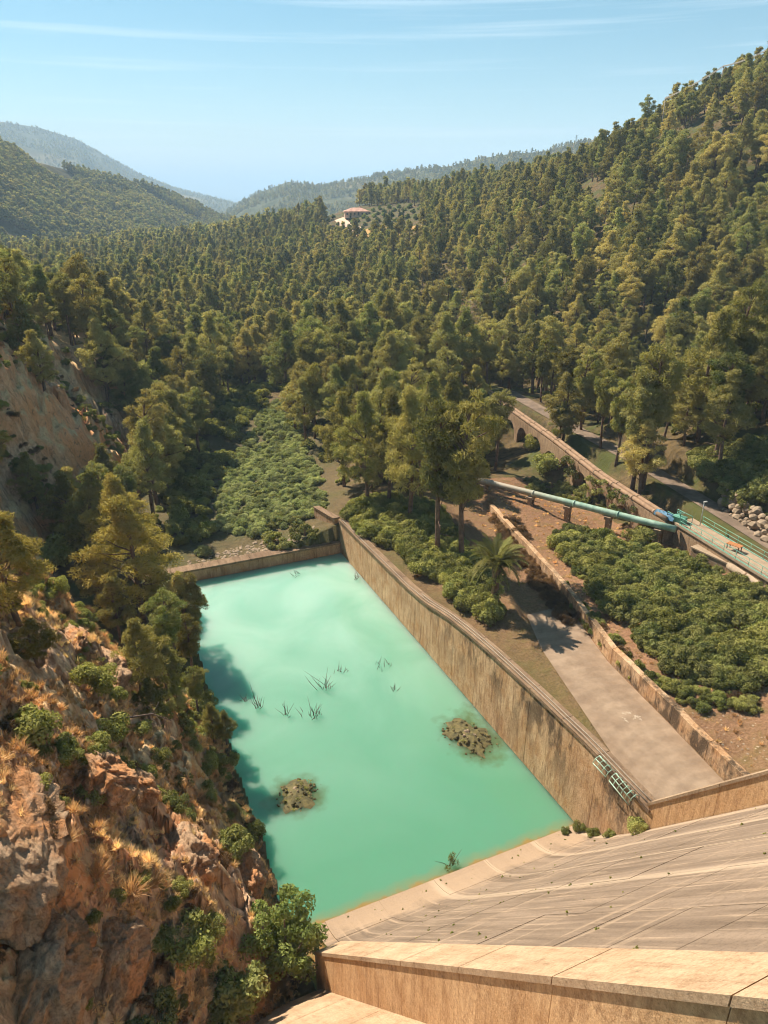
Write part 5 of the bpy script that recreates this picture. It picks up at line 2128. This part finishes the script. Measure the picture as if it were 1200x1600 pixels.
# scrub on the bank
sel = rng.random(m) < .035
scatter_patch('bank_scrub', np.stack([X[sel], Y[sel], Z[sel]], -1), BUSH + [DRYB[0], DRYB[1]], .25, .75, 'small dry scrub dotted over the left bank', 'scrub', 17)
n = 900
X2 = rng.uniform(-48, -24, n)
Y2 = rng.uniform(72, 114, n)
d2 = bank_d(X2, Y2)
k2 = (d2 > 1) & (d2 < 19) & (fbm(X2 * .2, Y2 * .2, oct=3, seed=88) > .06)
X2, Y2 = X2[k2], Y2[k2]
scatter_patch('cliff_scrub', np.stack([X2, Y2, ground(X2, Y2)], -1), BUSH + DRYB, .2, .8, 'dark scrub dotted over the orange cliff at the left', 'scrub', 19)
# weeds rooted in the joints of the chute
WEED = [bush_mesh('weed', 490 + q, 4, 40, .10, .05, .2, .3, m_bush, .6) for q in range(2)]
wx = rng.uniform(-22, -.3, 110)
wy = -rng.random(110) ** 1.4 * 26 - .8
wz = np.array([chute_z(q) for q in wy])
scatter_patch('chute_weeds', np.stack([wx, wy, wz + .08], -1), WEED, .12, .45, 'tiny dark weeds rooted in the joints of the spillway chute', 'weeds', 18)
# big grass plumes
PLUME = [tuft_mesh('plume_blades', 530 + s, 190, 1.45, .9, m_dry_red, .016) for s in range(2)]
for k, (a, b, s, lab) in enumerate([(205, 1400, 1.0, 'large pale plume of dry grass on the lower left bank'), (235, 1385, 1.0, 'second pale grass plume right beside the large one'), (150, 1370, .8, 'shorter bristling dry grass plume left of the pale plumes'), (100, 1320, .75, 'rusty dry grass plume beside the rock outcrop')]):
    p = on_ground(a, b)
    o = thing('grass_plume', lab, 'grass clump', p, k * 1.3)
    o.scale = (s, s, s)
    o.rotation_euler = (.1, .45, k * .2)
    link('blades', PLUME[k % 2], o)
# rock outcrops
t = NT('bank_limestone')
pos = t.pos()
rk = t.noise(t.mapped(pos, (1.3, 1.3, .5)), 1.1, 8, .7, .5)
c = t.mix(t.ramp(rk, [(.3, 0), (.7, 1)]), srgb(156, 118, 88), srgb(222, 184, 146))
c = t.mix(t.ramp(t.noise(pos, .35, 5, .6), [(.48, 0), (.62, .8)]), c, srgb(216, 146, 90))
c = t.mix(t.ramp(t.noise(pos, .8, 5, .6), [(.58, 0), (.7, .7)]), c, srgb(206, 164, 120))
n6 = t.noise(pos, 5, 6, .75)
c = t.mix(t.ramp(n6, [(.35, .6), (.55, 0)]), c, srgb(92, 66, 48))
hh = t.math('ADD', rk, t.math('MULTIPLY', n6, .6))
t.principled(c, .95, t.bump(hh, 1.0, .3), .1)
m_rock = t.m


def rock_mesh(seed, nu=110, nv=70):
    u, v = np.meshgrid(np.linspace(0, 2 * pi, nu, endpoint=False), np.linspace(.0005, pi - .0005, nv), indexing='ij')
    D = np.stack([np.sin(v) * np.cos(u), np.sin(v) * np.sin(u), np.cos(v)], -1)
    P = D.copy()
    e = .72
    P = np.sign(P) * np.abs(P) ** e
    c1, e1 = cellrand(D[..., 0] * 2.2 + seed, D[..., 1] * 2.2, D[..., 2] * 1.6, seed)
    c2, e2 = cellrand(D[..., 0] * 5.5 + seed, D[..., 1] * 5.5, D[..., 2] * 4, seed + 40)
    r = 1 + .18 * fbm(D[..., 0] * 1.6 + seed, D[..., 1] * 1.6, D[..., 2] * 1.6, 4, seed) + .15 * c1 + .06 * c2 + .06 * ridged(D[..., 0] * 5 + seed, D[..., 1] * 5, D[..., 2] * 2, 3, seed + 5) + .03 * fbm(D[..., 0] * 14, D[..., 1] * 14, D[..., 2] * 9, 3, seed + 9)
    P = P * r[..., None]
    i = np.arange(nu)[:, None]
    j = np.arange(nv - 1)[None]
    a = (i * nv + j)
    b = (((i + 1) % nu) * nv + j)
    F = np.ascontiguousarray(np.stack([a + 0 * b, a + 1 + 0 * b, b + 1, b], -1).reshape(-1, 4))
    V = list(P.reshape(-1, 3))
    return mesh_np('rock', np.array(V), F, m_rock, False)


for k, (a, b, sx, sy, sz, rx_, rz_, lab) in enumerate([
        (20, 1290, 2.6, 4.4, 1.8, -.1, .1, 'broad pale limestone outcrop at the left edge of the near bank'),
        (150, 1190, 1.5, 3.0, 1.2, .2, .3, 'flat pale rock ledge in the middle of the left bank'),
        (205, 1215, 1.2, 2.2, 1.0, .1, .5, 'rounded pale rock right of the flat ledge on the bank'),
        (110, 990, 1.2, 4.5, 1.6, .3, .1, 'long tilted rock rib below the green shrub on the left'),
        (165, 1030, 1.0, 4.0, 1.2, .3, .15, 'second tilted rock rib nearer the water'),
        (300, 1330, 1.3, 2.2, 2.0, .0, .3, 'brown rock bulge above the left shoreline'),
        (385, 1350, 1.0, 2.4, 1.6, .0, .2, 'dark rock at the waterline on the left shore'),
        (60, 1500, 2.0, 3.0, 3.4, .1, .4, 'shaded rock face at the lower left corner'),
        (180, 1480, 1.3, 1.8, 2.2, .1, .8, 'shaded rock knob left of the light green bush'),
]):
    p = on_ground(a, b)
    o = thing('rock_outcrop', lab, 'rock', p - np.array([.3 * sz, 0, .55 * sz]))
    r = link('rock', rock_mesh(900 + k), o)
    o.scale = (sx, sy, sz)
    o.rotation_euler = (-rx_, .7, rz_)
# fallen branch
p = on_ground(180, 1130)
o = link('fallen_branch', MB().tube([(0, 0, .2), (1.2, -.3, .35), (2.6, -.2, .1), (3.8, -.6, -.6)], [.09, .07, .05, .02], 6).tube([(1.2, -.3, .35), (1.9, .4, .8)], [.04, .01], 4).tube([(2.6, -.2, .1), (3.2, .5, .5)], [.03, .01], 4).mesh('fallen_branch', m_dead, True), None, p)
tag(o, 'grey fallen branch lying across the dry left bank', 'branch')

# ================================================================== FARMHOUSE ON ITS TERRACES
m_plaster = plain_mat('pinkish_plaster', srgb(206, 172, 146), .1, .5, .9)
m_tile = plain_mat('faded_roof_tiles', srgb(214, 164, 140), .15, 1.0, .85, .4)
m_window = plain_mat('dark_window', srgb(60, 52, 46), .2, 1.0, .3, spec=.5)
hp = on_ground(557, 338, 900)
fh = thing('farmhouse', 'low pinkish farmhouse with hipped tile roof on the distant wooded terrace', 'house', hp, -YAW + .1)
W2, D2, Hh = 8.6, 4.8, 3.4
link('wall', MB().box((0, 0, Hh / 2 - .5), (2 * W2, 2 * D2, Hh + 1)).mesh('wall', m_plaster), fh)
ro = 1.0
mb = MB().add([(-W2 - ro, -D2 - ro, Hh), (W2 + ro, -D2 - ro, Hh), (W2 + ro, D2 + ro, Hh), (-W2 - ro, D2 + ro, Hh), (-W2 + 5.2, 0, Hh + 2.4), (W2 - 5.2, 0, Hh + 2.4)],
              [(0, 1, 5, 4), (2, 3, 4, 5), (1, 2, 5), (3, 0, 4), (3, 2, 1, 0)])
roof = link('roof', mb.mesh('roof', m_tile), fh)
for k in range(22):
    x = -W2 - ro + .5 + k * (2 * W2 + 2 * ro - 1) / 21
    top = np.interp(x, [-W2 - ro, -W2 + 5.2, W2 - 5.2, W2 + ro], [0, 1, 1, 0])
    p0 = np.array([x, -D2 - ro - .05, Hh + .06])
    p1 = p0 + np.array([0, (D2 + ro), 2.4]) * top
    if top > .05:
        link('tile_row', MB().tube([p0, p1], .13, 5).mesh('tile_row', m_tile), roof)
link('chimney', MB().box((3.0, .8, Hh + 2.5), (.9, .9, 1.8)).mesh('chimney', m_plaster), roof)
for k, x in enumerate((-7, -4.4, -1.6, 1.2, 4.0, 6.8)):
    wn = link('window', MB().box((x, -D2 - .02, 1.75), (1.2, .1, 1.5 if k != 3 else 2.3)).mesh('window', m_window), fh)
    link('sill', MB().box((x, -D2 - .12, .95), (1.5, .22, .1)).mesh('sill', m_plaster), wn)
# orchard trees, cypresses and hedge rows
OL = bush_mesh('orchard_foliage', 860, 10, 60, .6, .45, 1.7, 2.6, m_olive)
OLT = MB().tube([(0, 0, -.3), (.1, 0, 1.4)], [.16, .1], 6).mesh('orchard_trunk', m_bark)
spots = [(520, 341), (512, 347), (528, 352), (560, 347), (575, 345), (590, 347), (605, 345), (568, 341), (585, 340), (600, 338), (552, 352), (570, 353), (588, 354), (606, 352), (620, 348), (640, 350), (650, 343), (545, 358), (565, 360), (590, 360), (612, 359), (630, 358), (600, 333), (615, 331), (632, 330), (572, 334), (584, 331), (594, 328), (608, 326), (622, 325), (640, 326), (646, 333), (628, 338), (612, 338), (590, 336), (655, 328), (636, 342)]
for k, (a, b) in enumerate(spots):
    p = on_ground(a, b)
    o = thing('orchard_tree', 'small round orchard tree on the terraces below the distant farmhouse', 'tree', p, k * 1.1, 'orchard trees below the farmhouse')
    s = random.uniform(.8, 1.25)
    o.scale = (s, s, s)
    link('crown', OL, o)
    link('trunk', OLT, o)
g = np.random.default_rng(862)
cc = np.array([(g.normal() * .25, g.normal() * .25, z) for z in np.linspace(.6, 8.4, 18)])
rr2 = [.75 * sin(min(1, .25 + .75 * (1 - abs(z / 9 - .35))) * pi / 2) * (1 - .75 * max(0, z / 9 - .45)) for z in cc[:, 2]]
V, F = puff_leaves(cc, rr2, 42, .5, .25, g, 1.2)
CY = mesh_np('cypress_crown', V, F, m_cypress)
CYT = MB().tube([(0, 0, -.3), (0, 0, 1.2)], [.16, .12], 6).mesh('cypress_trunk', m_bark)
for k, (a, b, s, lab) in enumerate([(624, 356, 1.25, 'left one of the two tall dark cypresses right of the farmhouse'), (629, 356, 1.35, 'right one of the two tall dark cypresses right of the farmhouse'), (601, 348, .9, 'cypress on the terrace right of the farmhouse'), (608, 347, .8, 'shorter cypress beside the terrace cypress'), (548, 351, .8, 'small cypress by the bend of the farm road'), (612, 344, .75, 'slim cypress furthest up the terraces')]):
    p = on_ground(a, b)
    o = thing('cypress_tree', lab, 'tree', p, k * .7)
    o.scale = (s, s, s)
    link('crown', CY, o)
    link('trunk', CYT, o)


def draped(name, pix, width, mat, lift=.12):
    P = [on_ground(a, b) for a, b in pix]
    Q = []
    for a, b in zip(P[:-1], P[1:]):
        for k in range(8):
            Q.append(a + (b - a) * k / 8)
    Q.append(P[-1])
    Q = np.array(Q)
    T = np.gradient(Q[:, :2], axis=0)
    T /= np.linalg.norm(T, axis=1)[:, None] + 1e-9
    N = np.stack([-T[:, 1], T[:, 0]], -1)
    V = []
    cols = 5
    for q, nn in zip(Q, N):
        for c in range(cols):
            xy = q[:2] + nn * width * (c / (cols - 1) - .5)
            V.append((xy[0], xy[1], 0))
    V = np.array(V)
    V[:, 2] = ground(V[:, 0], V[:, 1]) + lift
    F = []
    for i in range(len(Q) - 1):
        for c in range(cols - 1):
            a = i * cols + c
            F.append((a, a + 1, a + cols + 1, a + cols))
    o = link(name, mesh_np(name, V, F, mat, True))
    tag(o, kind='structure')
    return o


m_farmroad = plain_mat('pinkish_farm_road', srgb(206, 170, 144), .12, .3, .95)
m_field = plain_mat('ochre_field', srgb(176, 132, 72), .2, .3, .95)
draped('farm_road', [(530, 342), (538, 350), (548, 356), (562, 360)], 7, m_farmroad, .3)
draped('dry_field', [(565, 362), (600, 364), (640, 362)], 16, m_field, .2)
draped('forest_track', [(652, 555), (640, 578), (640, 600), (655, 612)], 3.6, m_farmroad, .15)

# ================================================================== POWER LINE ON THE RIGHT RIDGE
m_pole = plain_mat('pale_pole', srgb(176, 160, 142), .15, 1, .8)
m_wire = plain_mat('aluminium_wire', srgb(190, 176, 160), .1, 1, .6)
pole_px = [(1035, 190, 300, 'first power pole from the left on the right ridge'), (1117, 190, 285, 'middle power pole on the right ridge'), (1178, 196, 275, 'rightmost power pole on the right ridge')]
tops = []
for a, b, w, lab in pole_px:
    p = att(a, b, w)
    zg = gz(p[0], p[1])
    zt = max(att(a, b - 28, w)[2], zg + 13.5)
    o = thing('power_pole', lab, 'pole', (p[0], p[1], zg))
    link('pole_shaft', MB().tube([(0, 0, -.5), (0, 0, zt - zg)], [.22, .14], 8).mesh('pole_shaft', m_pole, True), o)
    link('crossarm', MB().box((0, 0, zt - zg - .5), (2.6, .16, .16), .6).mesh('crossarm', m_pole), o)
    for k in (-1, 0, 1):
        link('insulator', MB().tube([(k * cos(.6), k * sin(.6), zt - zg - .42), (k * cos(.6), k * sin(.6), zt - zg - .08)], .08, 6).mesh('insulator', m_pole, True), o)
    tops.append(np.array([p[0], p[1], zt]))
ext = [att(1010, 163, 330)] + tops + [att(1225, 205, 265)]
for j in range(3):
    for i in range(1, 3):
        a, b = ext[i], ext[i + 1]
        of = np.array([(j - 1) * cos(.6), (j - 1) * sin(.6), -.05])
        L_ = [a + (b - a) * u + of + np.array([0, 0, -1.4 * 4 * u * (1 - u) / 2]) for u in np.linspace(0, 1, 9)]
        mid = (a + b) / 2
        o = link('power_cable', MB().tube(L_, .075, 4, False).mesh('power_cable', m_wire, True, off=mid), None, mid)
        tag(o, 'power cable strung between the %s of the right ridge' % (['first and middle poles', 'middle and rightmost poles'][i - 1]), 'cable', 'cables between poles %d' % i)
# lattice pylon on the far ridge
p = att(900, 224, 1480)
o = thing('lattice_pylon', 'tiny lattice pylon on the far skyline ridge', 'pylon', p)
mb = MB()
for sx in (-1, 1):
    for sy in (-1, 1):
        mb.tube([(sx * 2, sy * 2, -6), (sx * .4, sy * .4, 15)], .28, 4)
link('tower_legs', mb.mesh('tower_legs', m_grey), o)
for z, l_ in ((14.5, 5.0), (11, 6.5)):
    link('crossarm', MB().box((0, 0, z), (l_, .35, .35)).mesh('crossarm', m_grey), o)

# ================================================================== HAZE
hz = MB().hexa([(-36000, -2000, -66), (36000, -2000, -66), (48000, 44000, -66), (-36000, 44000, -66), (-36000, -2000, 520), (36000, -2000, 520), (48000, 44000, 520), (-36000, 44000, 520)])
hm = bpy.data.materials.new('haze')
hm.use_nodes = True
hm.node_tree.nodes.clear()
ho = hm.node_tree.nodes.new('ShaderNodeOutputMaterial')
hv = hm.node_tree.nodes.new('ShaderNodeVolumePrincipled')
hv.inputs['Color'].default_value = (.60, .80, 1.0, 1)
hv.inputs['Density'].default_value = 0.00018
hv.inputs['Anisotropy'].default_value = 0.0
hm.node_tree.links.new(hv.outputs[0], ho.inputs['Volume'])
o = link('haze', hz.mesh('haze', hm))
tag(o, kind='stuff')
